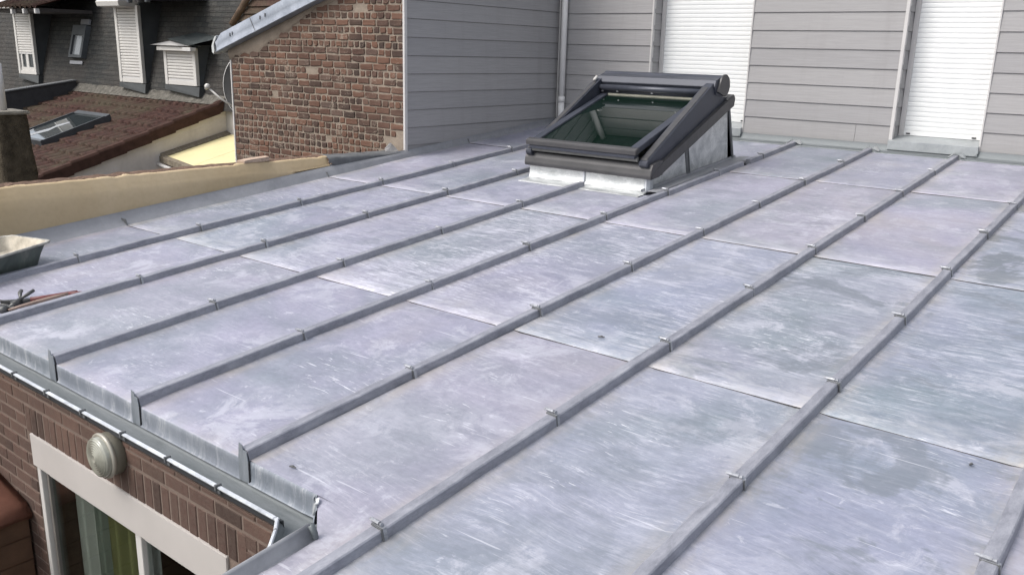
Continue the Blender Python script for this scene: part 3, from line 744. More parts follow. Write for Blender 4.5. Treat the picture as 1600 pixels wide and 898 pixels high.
box(bm, (O1[0], YB + RD + .05, .69), (O1[1], YB + .35, ZTOP)); box(bm, (O2[0], YB + RD + .05, .68), (O2[1], YB + .35, ZTOP))
obj('wall_core', bm, mat_simple('black_membrane', (.03, .03, .032), .9), clad)
bm = BM(); box(bm, (-.10, 7.0, ZTOP + .02), (10, 13, ZTOP + .15)); box(bm, (-2.9, 4.72, ZTOP + .02), (-.0, 13, ZTOP + .15)); obj('flat_roof', bm, M_LEAD, clad)
bm = BM(); box(bm, (-.050, 4.602, .40), (-.022, 4.640, ZTOP), .002); obj('corner_trim', bm, M_WHT, clad)
for o, w_ in ((O1, .016), (O2, .030)):
    bm = BM(); box(bm, (o[0] - w_ + .006, YB - .026, .70), (o[0] + .008, YB + .02, ZTOP), .002); obj('opening_trim', bm, M_WHT, clad)
    bm = BM(); box(bm, (o[1] - .006, YB - .020, .70), (o[1] + .008, YB + .02, ZTOP), .002); obj('opening_trim', bm, M_WHT, clad)
bm = BM(); box(bm, (-.028, 7.205, .66), (-.010, 7.222, ZTOP), .002); obj('corner_trim', bm, M_TRIM, clad)
# downpipe
bm = BM(); tube(bm, [(.078, 7.165, .66), (.078, 7.165, ZTOP)], .036, 20); M_DP = mat_simple('white_pipe', (.70, .685, .67), .45, 0, .05, 5, 0); dp = obj('downpipe', bm, M_DP, clad, True)
bm = BM(); tube(bm, [(.078, 7.165, .90), (.078, 7.165, .97)], .041, 20); tube(bm, [(.078, 7.165, .60), (.078, 7.165, .90)], .039, 20); tube(bm, [(.078, 7.165, 2.3), (.078, 7.165, 2.33)], .042, 20); obj('pipe_collar', bm, M_DP, dp, True)
# rolling shutters
m = NT('white_shutter_slats'); n1 = m.noise(m.map((1, 1, .4)), 2.5, 4, .6)
m.set(Base_Color=m.ramp(n1, [(.3, (.66, .67, .665)), (.7, (.72, .725, .72))]), Roughness=.35); M_SHUT = m.m
def slats(bm, x0, x1, y, z0, z1, pitch, out=.0065):
    rows = []; z = z0
    while z < z1:
        for f_, o_ in ((0, 0), (.06, .7), (.3, 1), (.75, 1), (.93, .7), (.985, 0)):
            zz = min(z + pitch * f_, z1); rows.append([Vector((x0, y - out * o_, zz)), Vector((x1, y - out * o_, zz))])
        z += pitch
    strip(bm, rows)
def window(o, zb, label):
    w_ = empty('shuttered_window', ((o[0] + o[1]) / 2, YB + RD, zb), '', ''); del w_['label']; del w_['category']; w_.parent = clad; w_.location = Vector(((o[0] + o[1]) / 2, YB + RD, zb)) - clad.location
    w_['label'] = label
    YS = YB + RD - .01
    bm = BM(); slats(bm, o[0] + .05, o[1] - .035, YS, zb + .045, ZTOP, .0455); obj('shutter_curtain', bm, M_SHUT, w_)
    bm = BM(); box(bm, (o[0] + .05, YS - .012, zb), (o[1] - .035, YS + .01, zb + .045), .002); bb = obj('bottom_bar', bm, M_SHUT, w_)
    for x in (o[0] + .075, o[1] - .115):
        bm = BM(); box(bm, (x, YS - .020, zb + .012), (x + .038, YS - .011, zb + .024), .002); obj('bar_stop', bm, M_DARK, bb)
    bm = BM(); box(bm, (o[0] + .008, YS - .03, zb - .02), (o[0] + .052, YS + .02, ZTOP), .003); obj('guide_rail', bm, M_WHT, w_)
    bm = BM(); box(bm, (o[1] - .040, YS - .03, zb - .02), (o[1] - .006, YS + .02, ZTOP), .003); obj('guide_rail', bm, M_WHT, w_)
    # sill tray
    a, b = o[0] - .018, o[1] - .002
    bm = BM()
    prism(bm, [(YS + .03, zb - .012), (YS + .03, zb + .004), (YB - .055, zb - .042), (YB - .062, zb - .046), (YB - .062, zb - .128), (YB - .050, zb - .134), (YB - .044, zb - .12), (YB - .04, zb - .06)],
          lambda p: Vector((a, p[0], p[1])), lambda p: Vector((b, p[0], p[1])), .001)
    prism(bm, [(b + .002, zb - .045), (b + .006, zb - .10), (b - .025, zb - .133), (b - .03, zb - .08)], lambda p: Vector((p[0], YB - .066, p[1])), lambda p: Vector((p[0], YB - .02, p[1])), .002)
    obj('window_sill', bm, mat_zinc('sill_zinc', (.27, .29, .30), (.40, .42, .43), .4, .4, 4), w_)
window(O1, .80, 'wide white roller shutter behind the roof window')
window(O2, .795, 'narrow white roller shutter above a folded zinc sill')

# ------------------------------------------------------------------ old brick gable house
gab = empty('brick_gable_house', (-1.5, 5.5, -3.0), 'old red brick gable wall with crumbling mortar beside the grey cladding', 'building')
GY = 4.64; GX0 = -3.022; GX1 = -.050; SL = .298
rake = lambda x: 1.425 + SL * (x + 3.06)
bm = BM()
prism(bm, [(GX0, -3.0), (GX1, -3.0), (GX1, rake(GX1)), (GX0, rake(GX0))], lambda p: Vector((p[0], GY, p[1])), lambda p: Vector((p[0], 6.3, p[1])))
bmesh.ops.recalc_face_normals(bm, faces=bm.faces)
gw = obj('gable_wall', bm, M_MO2, gab, label='lime mortar bed of the old gable')
rc = []; R_ = random.Random(5); pit = .0727; z = 0.02; k = 0
while z < 2.4:
    hdr = (k % 2 == 0) if R_.random() > .08 else (k % 2 == 1)
    u0 = GX0 + .005 + (-.01 if hdr else R_.uniform(-.06, 0)); sag = 0
    while u0 < GX1 - .03:
        ln = R_.choice([.092, .098, .088, .105]) if hdr else R_.choice([.195, .205, .190, .21])
        if R_.random() < .07: ln = .098 if not hdr else .2
        u1 = u0 + ln
        um = (u0 + u1) / 2; zz = z - .012 * math.sin(um * 1.1 + .5) + R_.uniform(-.003, .003)
        e = rake(um) - (zz + pit)
        lim = .0 + .12 * max(0, 1 - abs(um + 2.35) / .9) + .05 * nz(um * 5, 3)
        a, b = max(u0, GX0 + .004) + .0085, min(u1, GX1 - .004) - .0085
        gone = e < lim or R_.random() < .012 or (zz < .62 and um > -.55 + (zz - .30) * 1.2)
        if not gone and b - a > .03: rc.append((a, zz + .0085, b, zz + pit - .0085))
        u0 = u1
    z += pit; k += 1
bm = BM(); bricks(bm, lambda u, v, d: Vector((u, GY - d, v)), rc, bev=.005, rough=.0052, seed=9)
obj('gable_bricks', bm, M_BR2, gab, False, label='alternating header and stretcher bricks with rough faces')
bm = BM(); rows = []                                   # rough lime patch below the rake
for i in range(70):
    x = GX0 - .03 + (GX1 + .0 - GX0) * i / 69
    dep = .075 + .15 * max(0, 1 - abs(x + 2.45) / 1.0) + .05 * nz(x * 6, 2) + .03 * nz(x * 20, 4)
    rows.append([Vector((x, GY - .004 - .02 * (1 - abs(2 * t - 1)) * (.6 + .7 * nz(x * 9, t * 6)) - .006, rake(x) + .02 - dep * t)) for t in [j / 8 for j in range(9)]] )
for r_ in rows: r_[-1].y = GY + .002
strip(bm, rows); obj('mortar_fillet', bm, M_MO2, gab, True)
bm = BM(); box(bm, (GX0 - .012, GY - .016, -.4), (GX0 + .010, GY + .02, 1.30), .002); obj('edge_bead', bm, M_WHT, gab)
# zinc verge along the rake
bm = BM(); dirv = Vector((1, 0, SL)).normalized(); nrm = Vector((-SL, 0, 1)).normalized()
rows = []; L = 3.75; org = Vector((-3.150, GY, 1.392))
for i in range(76):
    d = -.02 + L * i / 75; q = org + dirv * d
    top_ = .182 if d > .13 else .10 + .5 * max(0, d - .0)
    top_ = min(.185, .12 + max(0, d) * .55)
    n_ = lambda k: .004 * nz(d * 3, k)
    rows.append([q + Vector((0, .06 if False else .0, -.004)), q + Vector((0, -.112, 0)), q + Vector((0, -.116, .006)) + nrm * .004, q + Vector((0, -.095 + n_(1), 0)) + nrm * .012, q + Vector((0, -.088 + n_(2), 0)) + nrm * top_ * .5, q + Vector((0, -.090 + n_(3), 0)) + nrm * top_, q + Vector((0, -.075, 0)) + nrm * (top_ + .008), q + Vector((0, .05, 0)) + nrm * (top_ + .0)])
strip(bm, rows)
M_VZ = mat_zinc('verge_zinc', (.17, .19, .225), (.31, .335, .385), .45, .35, 4)
vg = obj('zinc_verge', bm, M_VZ, gab, True)
bm = BM()
for d, w_ in ((.80, .006), (2.02, .006)):
    q = org + dirv * d
    prism(bm, [(0, .012), (w_, .012), (w_ - .05, .186), (-.05, .186)], lambda p: q + dirv * p[0] + nrm * p[1] + Vector((0, -.0965, 0)), lambda p: q + dirv * p[0] + nrm * p[1] + Vector((0, -.090, 0)))
for d in (.30, .35, .93, 1.03):
    q = org + dirv * d + nrm * (.10 + .01 * (d > .5))
    prism(bm, [(0, 0), (.008, .002), (.022, .035), (.012, .036)], lambda p: q + dirv * p[0] + nrm * p[1] + Vector((0, -.0985, 0)), lambda p: q + dirv * p[0] + nrm * p[1] + Vector((0, -.090, 0)))
obj('lap_and_rivets', bm, M_LEAD, vg)
bm = BM(); prism(bm, [(-.13, .03), (-.115, .10), (-.02, .185), (.04, .19), (.02, .165), (-.06, .115), (-.075, .03), (-.10, .0)], lambda p: org + dirv * p[0] + nrm * p[1] + Vector((0, -.09, 0)), lambda p: org + dirv * p[0] + nrm * p[1] + Vector((0, .03, 0)), .004)
obj('folded_end', bm, M_NEWZ, vg)
bm = BM(); prism(bm, [(-.10, .02), (3.45, .02), (3.45, .10), (-.10, .10)], lambda p: org + dirv * p[0] + nrm * p[1] + Vector((0, -.05, 0)), lambda p: org + dirv * p[0] + nrm * p[1] + Vector((0, 1.75, 0)))
obj('gable_roof', bm, M_LEAD, gab)

# lead flashing at the foot of the gable, white scrap on it
bm = BM(); rows = []
for k in range(41):
    y = 3.60 + (4.62 - 3.60) * k / 40; zr = y * math.tan(TILT)
    tp = .488 - .02 * (k / 40) + .006 * nz(y * 9, 2); bt = zr + .062
    endc = 0 if k > 2 else (3 - k) * .03
    rows.append([Vector((-.018 + .004 * nz(y * 4, 4), y, bt + endc)), Vector((-.010 + .006 * nz(y * 5, 7), y, bt + (tp - bt) * .5)), Vector((-.014 + .006 * nz(y * 6, 1), y, tp - .012)), Vector((-.03, y, tp)), Vector((-.20, y, tp + .006))])
strip(bm, rows); top(obj('lead_flashing', bm, M_LEAD, None, True, loc=(-.02, 4.1, .45)), 'dark lead apron dressed over the wall top at the foot of the brick gable', 'flashing')
bm = BM(); strip(bm, [[(-.10, 4.40, .478), (-.075, 4.46, .474), (-.05, 4.53, .476)], [(-.12, 4.41, .50), (-.095, 4.475, .525), (-.07, 4.53, .50)], [(-.13, 4.42, .51), (-.115, 4.48, .565), (-.09, 4.53, .515)]])
bmesh.ops.solidify(bm, geom=bm.faces[:], thickness=.002)
top(obj('paper_scrap', bm, M_WHT, None), 'small crumpled white scrap on the dark lead flashing', 'scrap')

# ------------------------------------------------------------------ ochre parapet
m = NT('ochre_render'); sx = m.sep()
n1 = m.noise(m.map((1, 1, 1)), 1.6, 4, .6, None, .4); n2 = m.noise(m.map(), 30, 5, .7)
zz = m.math('ADD', sx[2], m.math('MULTIPLY', m.noise(m.map((0, 1, 0)), 1.2, 3, .5), .10))
c = m.ramp(n1, [(.3, (.45, .345, .21)), (.7, (.53, .42, .275))])
c = m.mix(m.ramp(n2, [(.45, 0), (.8, .3)]), c, (.34, .265, .165))
m.set(Base_Color=c, Roughness=.9); m.b.inputs['Specular IOR Level'].default_value = .2; m.bump(n2, .002, .6)
bm = BM(); rows = []
PX = -.030
for k in range(111):
    y = -1.6 + (3.62 + 1.6) * k / 110; zr = y * math.tan(TILT)
    tp = .492 + .006 * nz(y * 2, 3) + .010 * nz(y * 11, 5) + (.012 if 2.66 < y < 2.95 else 0)
    bul = .012 * nz(y * .8, 2)
    if k > 106: tp -= .0
    rows.append([Vector((PX + .002, y, -.4)), Vector((PX, y, zr + .06)), Vector((PX + .006, y, zr + .10)), Vector((PX + .008 + bul * .5, y, .30 + .02 * nz(y, 1) + zr * .3)), Vector((PX + .004, y, tp - .085 + .02 * nz(y * 1.1, 8))), Vector((PX - .020, y, tp - .06 + .02 * nz(y * 1.1, 8))), Vector((PX - .028, y, tp - .012)), Vector((PX - .04, y, tp)), Vector((PX - .075, y, tp + .006 * nz(y * 20, 1)))])
strip(bm, rows)
par = obj('rendered_parapet', bm, m.m, None, True, loc=(-.1, 1.0, 0)); top(par, 'low ochre yellow rendered parapet wall with a broken top edge left of the zinc roof', 'wall')
bm = BM(); rows = []
for k in range(261):
    y = -1.6 + 5.22 * k / 260; tp = .492 + .006 * nz(y * 2, 3) + .010 * nz(y * 11, 5)
    a = .006 * nz(y * 25, 3) + .008 * nz(y * 9, 2)
    rows.append([Vector((PX - .060 + a, y, tp - .01)), Vector((PX - .064 + a, y, tp + .002 + .007 * nz(y * 30, 6))), Vector((PX - .12, y, tp + .004 + .006 * nz(y * 14, 9))), Vector((PX - .185, y, tp + .004)), Vector((PX - .19, y, tp - .03)), Vector((PX - .19, y, -3.0))])
strip(bm, rows); obj('broken_top', bm, mat_simple('crumbled_red_render', (.135, .09, .068), .95, 0, .4, 25, .004, .1), par, False)
bm = BM()
for y, l_ in ((2.72, .26),):
    P_ = [(PX - .03, y), (PX - .035, y + .08), (PX - .02, y + .16), (PX - .04, y + l_), (PX - .12, y + l_ + .02), (PX - .13, y + .1), (PX - .11, y - .03)]
    prism(bm, P_, lambda p: Vector((p[0], p[1], .500)), lambda p: Vector((p[0] + .002, p[1], .528 + .01 * math.sin(p[1] * 9))), .002)
obj('loose_render_piece', bm, mat_simple('broken_render', (.42, .32, .25), .95, 0, .2, 30, .002, .1), par)

# ------------------------------------------------------------------ tiled house beyond the courtyard
VX = -6.1; TS = .313; ty = lambda y: .536 + (y - 6.47) * TS
tl = empty('tiled_house', (-8.5, 5.0, -3.0), 'low house with a brown red pantile roof and pale rendered side wall', 'building')
m = NT('brown_red_tiles'); n1 = m.noise(m.map(), 1.4, 5, .65, None, .5); n2 = m.noise(m.map(), 16, 5, .7)
c = m.ramp(n2, [(.3, (.026, .015, .013)), (.55, (.062, .031, .025)), (.75, (.10, .055, .043))])
c = m.mix(m.ramp(n1, [(.42, 0), (.68, .75)]), c, (.070, .062, .040))
m.set(Base_Color=c, Roughness=.85); m.b.inputs['Specular IOR Level'].default_value = .2; m.bump(n2, .01, .8); M_TILE = m.m
bm = BM(); rows = []
NX = 250; y = 2.6; crs = .30; nrow = 14
R_ = random.Random(2); offs = {}
for r_ in range(nrow):
    for f_, dh in ((0, .035), (.04, .04), (.5, .022), (1.0, .0)):
        yy = 2.6 + (r_ + f_) * crs * .955
        if yy > 6.62: yy = 6.62
        row = []
        for k in range(NX + 1):
            x = -11.0 + (VX + .02 + 11.0) * k / NX
            ph = (x + 11) / .205; w_ = .030 * math.sin(2 * math.pi * ph) + .008 * math.sin(4 * math.pi * ph + 1)
            key = (int(ph), r_); o_ = offs.setdefault(key, R_.uniform(-.004, .004))
            row.append(Vector((x, yy + o_, ty(yy) - .03 + dh + w_ + o_)))
        rows.append(row)
strip(bm, rows); obj('tile_roof', bm, M_TILE, tl, False)
# verge tiles
M_VT = mat_simple('dark_red_verge', (.058, .031, .024), .85, 0, .3, 9, .003, .2)
bm = BM(); y = 3.2; R_ = random.Random(4)
while y < 6.42:
    y1 = y + .40; dz = R_.uniform(-.006, .006)
    P_ = [(VX - .10, .045), (VX - .02, .07), (VX + .03, .062), (VX + .052, .03), (VX + .055, -.115), (VX + .035, -.12), (VX + .02, -.0), (VX - .10, -.01)]
    hz = .018
    prism(bm, P_, lambda p: Vector((p[0], y, ty(y) + p[1] + hz + dz)), lambda p: Vector((p[0], y1 + .03, ty(y1 + .03) + p[1] - .0 + dz)), .004)
    y = y1
obj('verge_tiles', bm, M_VT, tl)
m = NT('pale_render'); n1 = m.noise(m.map((1, 1, .7)), 1.7, 5, .65, None, .8); n2 = m.noise(m.map(), 22, 5, .7)
m.set(Base_Color=m.mix(m.ramp(n2, [(.4, 0), (.8, .25)]), m.ramp(n1, [(.3, (.46, .42, .385)), (.5, (.58, .54, .50)), (.7, (.64, .60, .565))]), (.42, .38, .34)), Roughness=.92); m.bump(n2, .004, .6)
M_PALE = m.m
bm = BM(); prism(bm, [(2.7, -3.0), (6.6, -3.0), (6.6, ty(6.6) - .01), (2.7, ty(2.7) - .01)], lambda p: Vector((VX, p[0], p[1])), lambda p: Vector((VX - .2, p[0], p[1] - .02)))
prism(bm, [(-10.9, -3.0), (VX - .2, -3.0), (VX - .2, ty(2.7) - .1), (-10.9, ty(2.7) - .1)], lambda p: Vector((p[0], 2.71, p[1])), lambda p: Vector((p[0], 2.9, p[1])))
obj('side_wall', bm, M_PALE, tl)
bm = BM(); rows = []
for k in range(90):
    x = -11.0 + 4.95 * k / 89; a = .05 * nz(x * 5, 2)
    rows.append([Vector((x, 6.40 + a * .6, ty(6.40) + .03)), Vector((x, 6.44 + a * .4, ty(6.44) + .05 + .02 * nz(x * 9, 1))), Vector((x, 6.50, ty(6.5) + .09 + .02 * nz(x * 7, 5))), Vector((x, 6.56, .72 + .01 * nz(x * 8, 3)))])
strip(bm, rows); obj('mortar_flashing', bm, mat_simple('mossy_mortar', (.115, .108, .095), .95, 0, .45, 14, .006, .1), tl)
# firewall on the left of the tiles
bm = BM(); prism(bm, [(2.2, -3), (6.5, -3), (6.5, .725), (5.15, .53), (3.5, .20), (2.2, -.10)], lambda p: Vector((-10.94, p[0], p[1])), lambda p: Vector((-11.12, p[0], p[1])), .004); fw = obj('fire_wall', bm, mat_simple('dark_slate_wall', (.045, .045, .048), .8, 0, .2, 8, .003, .2), tl)
bm = BM(); prism(bm, [(6.5, .728), (5.15, .533), (3.5, .203), (3.5, .225), (5.15, .556), (6.5, .75)], lambda p: Vector((-10.92, p[0], p[1])), lambda p: Vector((-11.14, p[0], p[1])), .003); obj('coping', bm, M_LEAD, fw)
M_SLD0 = mat_simple('dark_zinc_frame', (.060, .066, .072), .5, .2, .2, 4)
# window lying in the tile roof
m = NT('sky_glass'); m.set(Base_Color=(.035, .042, .045), Roughness=.04); m.b.inputs['Specular IOR Level'].default_value = .8; m.b.inputs['Coat Weight'].default_value = .5; m.b.inputs['Coat Roughness'].default_value = .02; M_SG = m.m
def tp_(x, y, h): return Vector((x, y - h * .3, ty(y) + h))
bm = BM(); xa, xb, ya, yb_ = -8.80, -7.72, 4.36, 5.50
for a in ((xa, ya, xb, ya + .04), (xa, yb_ - .09, xb, yb_), (xa, ya + .04, xa + .03, yb_ - .09), (xb - .03, ya + .04, xb, yb_ - .09)):
    hexa(bm, [tp_(a[0], a[1], .0), tp_(a[2], a[1], .0), tp_(a[2], a[3], .0), tp_(a[0], a[3], .0), tp_(a[0], a[1], .095), tp_(a[2], a[1], .095), tp_(a[2], a[3], .105), tp_(a[0], a[3], .105)])
rw = obj('rooflight_frame', bm, M_SLD0, tl)
bm = BM(); hexa(bm, [tp_(xa + .03, ya + .04, .06), tp_(xb - .03, ya + .04, .06), tp_(xb - .03, yb_ - .09, .06), tp_(xa + .03, yb_ - .09, .06), tp_(xa + .03, ya + .04, .078), tp_(xb - .03, ya + .04, .078), tp_(xb - .03, yb_ - .09, .078), tp_(xa + .03, yb_ - .09, .078)]); obj('pane', bm, M_SG, rw)
bm = BM(); P_ = [(xa + .30, ya + .09), (xa + .34, ya + .3), (xa + .42, ya + .45), (xa + .38, ya + .62), (xa + .48, ya + .75), (xa + .56, ya + .72), (xa + .50, ya + .5), (xa + .56, ya + .36), (xa + .46, ya + .22), (xa + .44, ya + .09)]
prism(bm, P_, lambda p: tp_(p[0], p[1], .0785), lambda p: tp_(p[0], p[1], .0805)); 
P_ = [(xa + .065, ya + .075), (xa + .065, ya + .36), (xa + .12, ya + .32), (xa + .16, ya + .2), (xa + .24, ya + .10), (xa + .25, ya + .075)]
prism(bm, P_, lambda p: tp_(p[0], p[1], .0785), lambda p: tp_(p[0], p[1], .0805)); obj('pale_smear', bm, mat_simple('pale_smear_grey', (.26, .27, .28), .5, 0, .1), rw)  # pale grey shapes laid flat on the pane
# canopy of pale yellow sheets against the side wall
can = empty('courtyard_canopy', (-5.2, 5.6, -.1), 'pale yellow translucent canopy with a weathered timber edge between pale wall and brick gable', 'canopy')
M_POLY = mat_simple('pale_yellow_sheet', (.66, .58, .33), .55, 0, .07, 2, 0)
M_OLDW = mat_simple('weathered_timber', (.17, .145, .11), .9, 0, .35, 12, .004, .2, (1, 4, 1))
ca0, ca1 = Vector((-6.05, 5.42, -.20)), Vector((-6.05, 6.50, .055))
cb0 = Vector((-3.6, 4.70, -.20)); cb1 = Vector((-3.10, 6.50, .05))
c0 = Vector((-6.02, 5.40, -.20)); 
dz = (.055 + .20) / 1.08
def cz(x, y): return -.20 + dz * (y - 5.42)
def cpt(x, y, h=0):
    yy = y - (.17 * (x + 6.05) if y < 5.5 else 0)
    return Vector((x, yy, cz(x, yy) + h))
# front edge runs from the wall forwards to the right
FE = lambda x: 5.42 + (x + 6.05) * .02
bm = BM()
n = 3; xs = [-6.05 + (3.0) * k / n for k in range(n + 1)]
for a, b in zip(xs, xs[1:]):
    hexa(bm, [cpt(a + .004, 4.9 if False else 5.42, 0), cpt(b - .004, 5.42, 0), cpt(b - .004, 6.6, 0), cpt(a + .004, 6.6, 0), cpt(a + .004, 5.42, .016), cpt(b - .004, 5.42, .016), cpt(b - .004, 6.6, .016), cpt(a + .004, 6.6, .016)])
obj('canopy_sheet', bm, M_POLY, can)
bm = BM(); hexa(bm, [cpt(-6.09, 5.36, .0), cpt(-5.99, 5.36, .0), cpt(-5.99, 6.6, .0), cpt(-6.09, 6.6, .0), cpt(-6.09, 5.36, .07), cpt(-5.99, 5.36, .03), cpt(-5.99, 6.6, .03), cpt(-6.09, 6.6, .07)]); obj('wall_batten', bm, M_OLDW, can)
bm = BM(); hexa(bm, [cpt(-6.09, 5.34, -.05), cpt(-3.0, 5.34, -.05), cpt(-3.0, 5.41, -.05), cpt(-6.09, 5.41, -.05), cpt(-6.09, 5.34, .03), cpt(-3.0, 5.34, .03), cpt(-3.0, 5.41, .035), cpt(-6.09, 5.41, .035)]); obj('edge_beam', bm, M_OLDW, can)
bm = BM(); tube(bm, [(-6.06, 5.30, -.30), (-3.1, 4.80, -.42)], .028, 10); obj('canopy_gutter', bm, M_TRIM, can, True)

# ------------------------------------------------------------------ slate mansard house
man = empty('mansard_house', (-9.5, 8.0, -3.0), 'dark slate mansard house with white shuttered dormers at the top left', 'building')
MT = .27; my = lambda z: 6.5 + (z - .55) * MT
m = NT('old_slates'); 
mp = m.map((1, 1, 1)); sxyz = m.sep(mp); cb_ = m.n('ShaderNodeCombineXYZ'); m.L.new(sxyz[0], cb_.inputs[0]); m.L.new(sxyz[2], cb_.inputs[1])
bt = m.n('ShaderNodeTexBrick'); bt.inputs['Scale'].default_value = 1; bt.inputs['Brick Width'].default_value = .17; bt.inputs['Row Height'].default_value = .085; bt.inputs['Mortar Size'].default_value = .006
bt.inputs['Color1'].default_value = (.030, .032, .031, 1); bt.inputs['Color2'].default_value = (.050, .049, .045, 1); bt.inputs['Mortar'].default_value = (.014, .014, .015, 1)
dn = m.n('ShaderNodeTexNoise'); dn.inputs['Scale'].default_value = 6; m.L.new(cb_.outputs[0], dn.inputs['Vector'])
va = m.n('ShaderNodeVectorMath', operation='MULTIPLY_ADD'); va.inputs[1].default_value = (.03, .03, 0); m.L.new(dn.outputs['Color'], va.inputs[0]); m.L.new(cb_.outputs[0], va.inputs[2]); m.L.new(va.outputs[0], bt.inputs['Vector'])
n1 = m.noise(m.map(), 1.0, 5, .65, None, .5); n2 = m.noise(m.map((6, 6, 14)), 2.4, 6, .75)
c = m.mix(m.ramp(n1, [(.4, 0), (.7, .6)]), bt.outputs['Color'], (.042, .034, .029))
c = m.mix(m.ramp(n2, [(.60, 0), (.70, .65)]), c, (.15, .14, .12))
m.set(Base_Color=c, Roughness=.8); m.b.inputs['Specular IOR Level'].default_value = .25
m.bump(n2, .01, .6, m.bump(bt.outputs['Fac'], .012, -1.0)); M_SLATE = m.m
bm = BM(); rows = []; z = .45; R_ = random.Random(8)
while z < 3.4:                                       # lapped courses
    for f_, o_ in ((0, .007), (1, 0)):
        zz = z + f_ * .085
        rows.append([Vector((x, my(zz) - o_ - .004 * nz(x * 7, zz * 9), zz + (.006 * nz(x * 6, z * 20) if f_ == 0 else 0))) for x in [-17 + 14.0 * k / 160 for k in range(161)]])
    z += .085
strip(bm, rows); obj('mansard_slope', bm, M_SLATE, man)
bm = BM(); box(bm, (-17, 6.55, -3), (-3.05, 12, .5)); box(bm, (-17, 7.3, 3.4), (-3.05, 12, 3.5)); obj('house_core', bm, M_REND, man)
M_SLD = mat_simple('dark_zinc_cheek', (.075, .082, .088), .6, .1, .2, 3, .001, .3)
M_SH2 = mat_simple('cream_shutter', (.50, .485, .46), .5, 0, .05, 5, 0)
def dormer(x0, x1, z0, z1, y, label, lower=None, box_off=-.28, kind='tall'):
    K_ = (6.46 - CAM_C[1]) / (y - CAM_C[1]); y = 6.46
    x0, x1 = [CAM_C[0] + (q - CAM_C[0]) * K_ for q in (x0, x1)]; z0, z1 = [CAM_C[2] + (q - CAM_C[2]) * K_ for q in (z0, z1)]
    if lower: lower = CAM_C[2] + (lower - CAM_C[2]) * K_
    d = empty('dormer', ((x0 + x1) / 2, y, z0), '', ''); del d['label']; del d['category']; d['label'] = label; d.parent = man; d.location = Vector(((x0 + x1) / 2, y, z0)) - man.location
    for x in (x0 + .02, x1 - .05):                   # cheeks
        bm = BM(); prism(bm, [(y + .03, z0), (my(z0) + .05, z0), (my(z1) + .25, z1 + .1), (y + .03, z1 + .1)], lambda p: Vector((x, p[0], p[1])), lambda p: Vector((x + .03, p[0], p[1]))); obj('cheek', bm, M_SLD, d)
    bm = BM(); f_ = .085
    box(bm, (x0, y - .02, z0), (x0 + f_, y + .04, z1 + .05), .004); box(bm, (x1 - f_, y - .02, z0), (x1, y + .04, z1 + .05), .004); box(bm, (x0 + f_, y - .015, z0), (x1 - f_, y + .04, z0 + .07), .004)
    obj('window_frame', bm, M_PVC, d)
    zs = lower if lower else z0 + .10
    bm = BM(); slats(bm, x0 + f_, x1 - f_, y + .012, zs, z1 + .03, .050, .022); obj('shutter', bm, M_SH2, d)
    bm = BM(); box(bm, (x0 + f_, y - .005, zs - .03), (x1 - f_, y + .02, zs), .002); obj('shutter_bar', bm, M_TRIM, d)
    bm = BM(); box(bm, (x0 + f_, y + .025, z0 + .06), (x1 - f_, y + .05, z1)); obj('pane', bm, M_SG, d)
    if lower:
        bm = BM(); xm = (x0 + x1) / 2
        for a, b in ((x0 + f_ + .03, x0 + f_ + .10), (xm - .06, xm + .06), (x1 - f_ - .06, x1 - f_ - .01)): box(bm, (a, y + .005, z0 + .07), (b, y + .03, lower - .03), .002)
        box(bm, (x0 + f_, y + .004, z0 + .07), (x1 - f_, y + .03, z0 + .14), .002); obj('casement', bm, M_PVC, d)
    if kind == 'tall':
        bm = BM(); prism(bm, [(y - .30, z1 + .03), (y - .32, z1 + .11), (y - .22, z1 + .19), (y + .02, z1 + .2), (y + .02, z1 + .02)], lambda p: Vector((x0 - .03, p[0], p[1])), lambda p: Vector((x1 - f_ * .8, p[0], p[1])), .006)
        obj('shutter_box', bm, M_PVC, d)
        bm = BM(); box(bm, (x0 - .08, y - .08, z1 + .22), (x1 + .08, my(z1) + .35, z1 + .30), .01); obj('dormer_roof', bm, M_SLD, d)
    else:
        bm = BM(); prism(bm, [(y - .12, z1 + .0), (y - .12, z1 + .06), (y - .08, z1 + .08), (y + .02, z1 + .08), (y + .02, z1)], lambda p: Vector((x0 - .03, p[0], p[1])), lambda p: Vector((x1 - .14, p[0], p[1])), .005); obj('shutter_box', bm, M_PVC, d)
        bm = BM(); xm = (x0 + x1) / 2
        g = strip(bm, [[Vector((x0 - .22, y - .20, z1 + .10)), Vector((xm - .02, y - .20, z1 + .185)), Vector((x1 + .13, y - .20, z1 + .09))], [Vector((x0 - .12, my(z1) + .25, z1 + .27)), Vector((xm, my(z1) + .25, z1 + .34)), Vector((x1 + .28, my(z1) + .25, z1 + .27))]])
        bmesh.ops.solidify(bm, geom=bm.faces[:], thickness=.03); obj('dormer_roof', bm, mat_simple('lead_roofing', (.10, .115, .115), .6, .2, .25, 4), d)
        bm = BM(); prism(bm, [(x0 - .15, z1 + .085), (xm, z1 + .155), (x1 + .1, z1 + .08)], lambda p: Vector((p[0], y - .16, p[1])), lambda p: Vector((p[0], y + .05, p[1]))); box(bm, (x1 - .1, y - .18, z1 + .0), (x1 + .14, y - .08, z1 + .06), .004); obj('pediment', bm, M_TRIM, d)
        bm = BM(); 
    bm = BM() if kind == 'tall' else bm
    prism(bm, [(x0 - .05, z0 - .01), (x1 + .05, z0 - .01), (x1 + .05, z0 - .17), (x0 - .05, z0 - .085)], lambda p: Vector((p[0], y - .005 + .0 + (p[1] < z0 - .1) * (-.02), p[1])), lambda p: Vector((p[0], my(z0) + .1, p[1]))); obj('apron', bm, mat_simple('lead_apron', (.055, .060, .062), .6, .2, .2, 5), d)
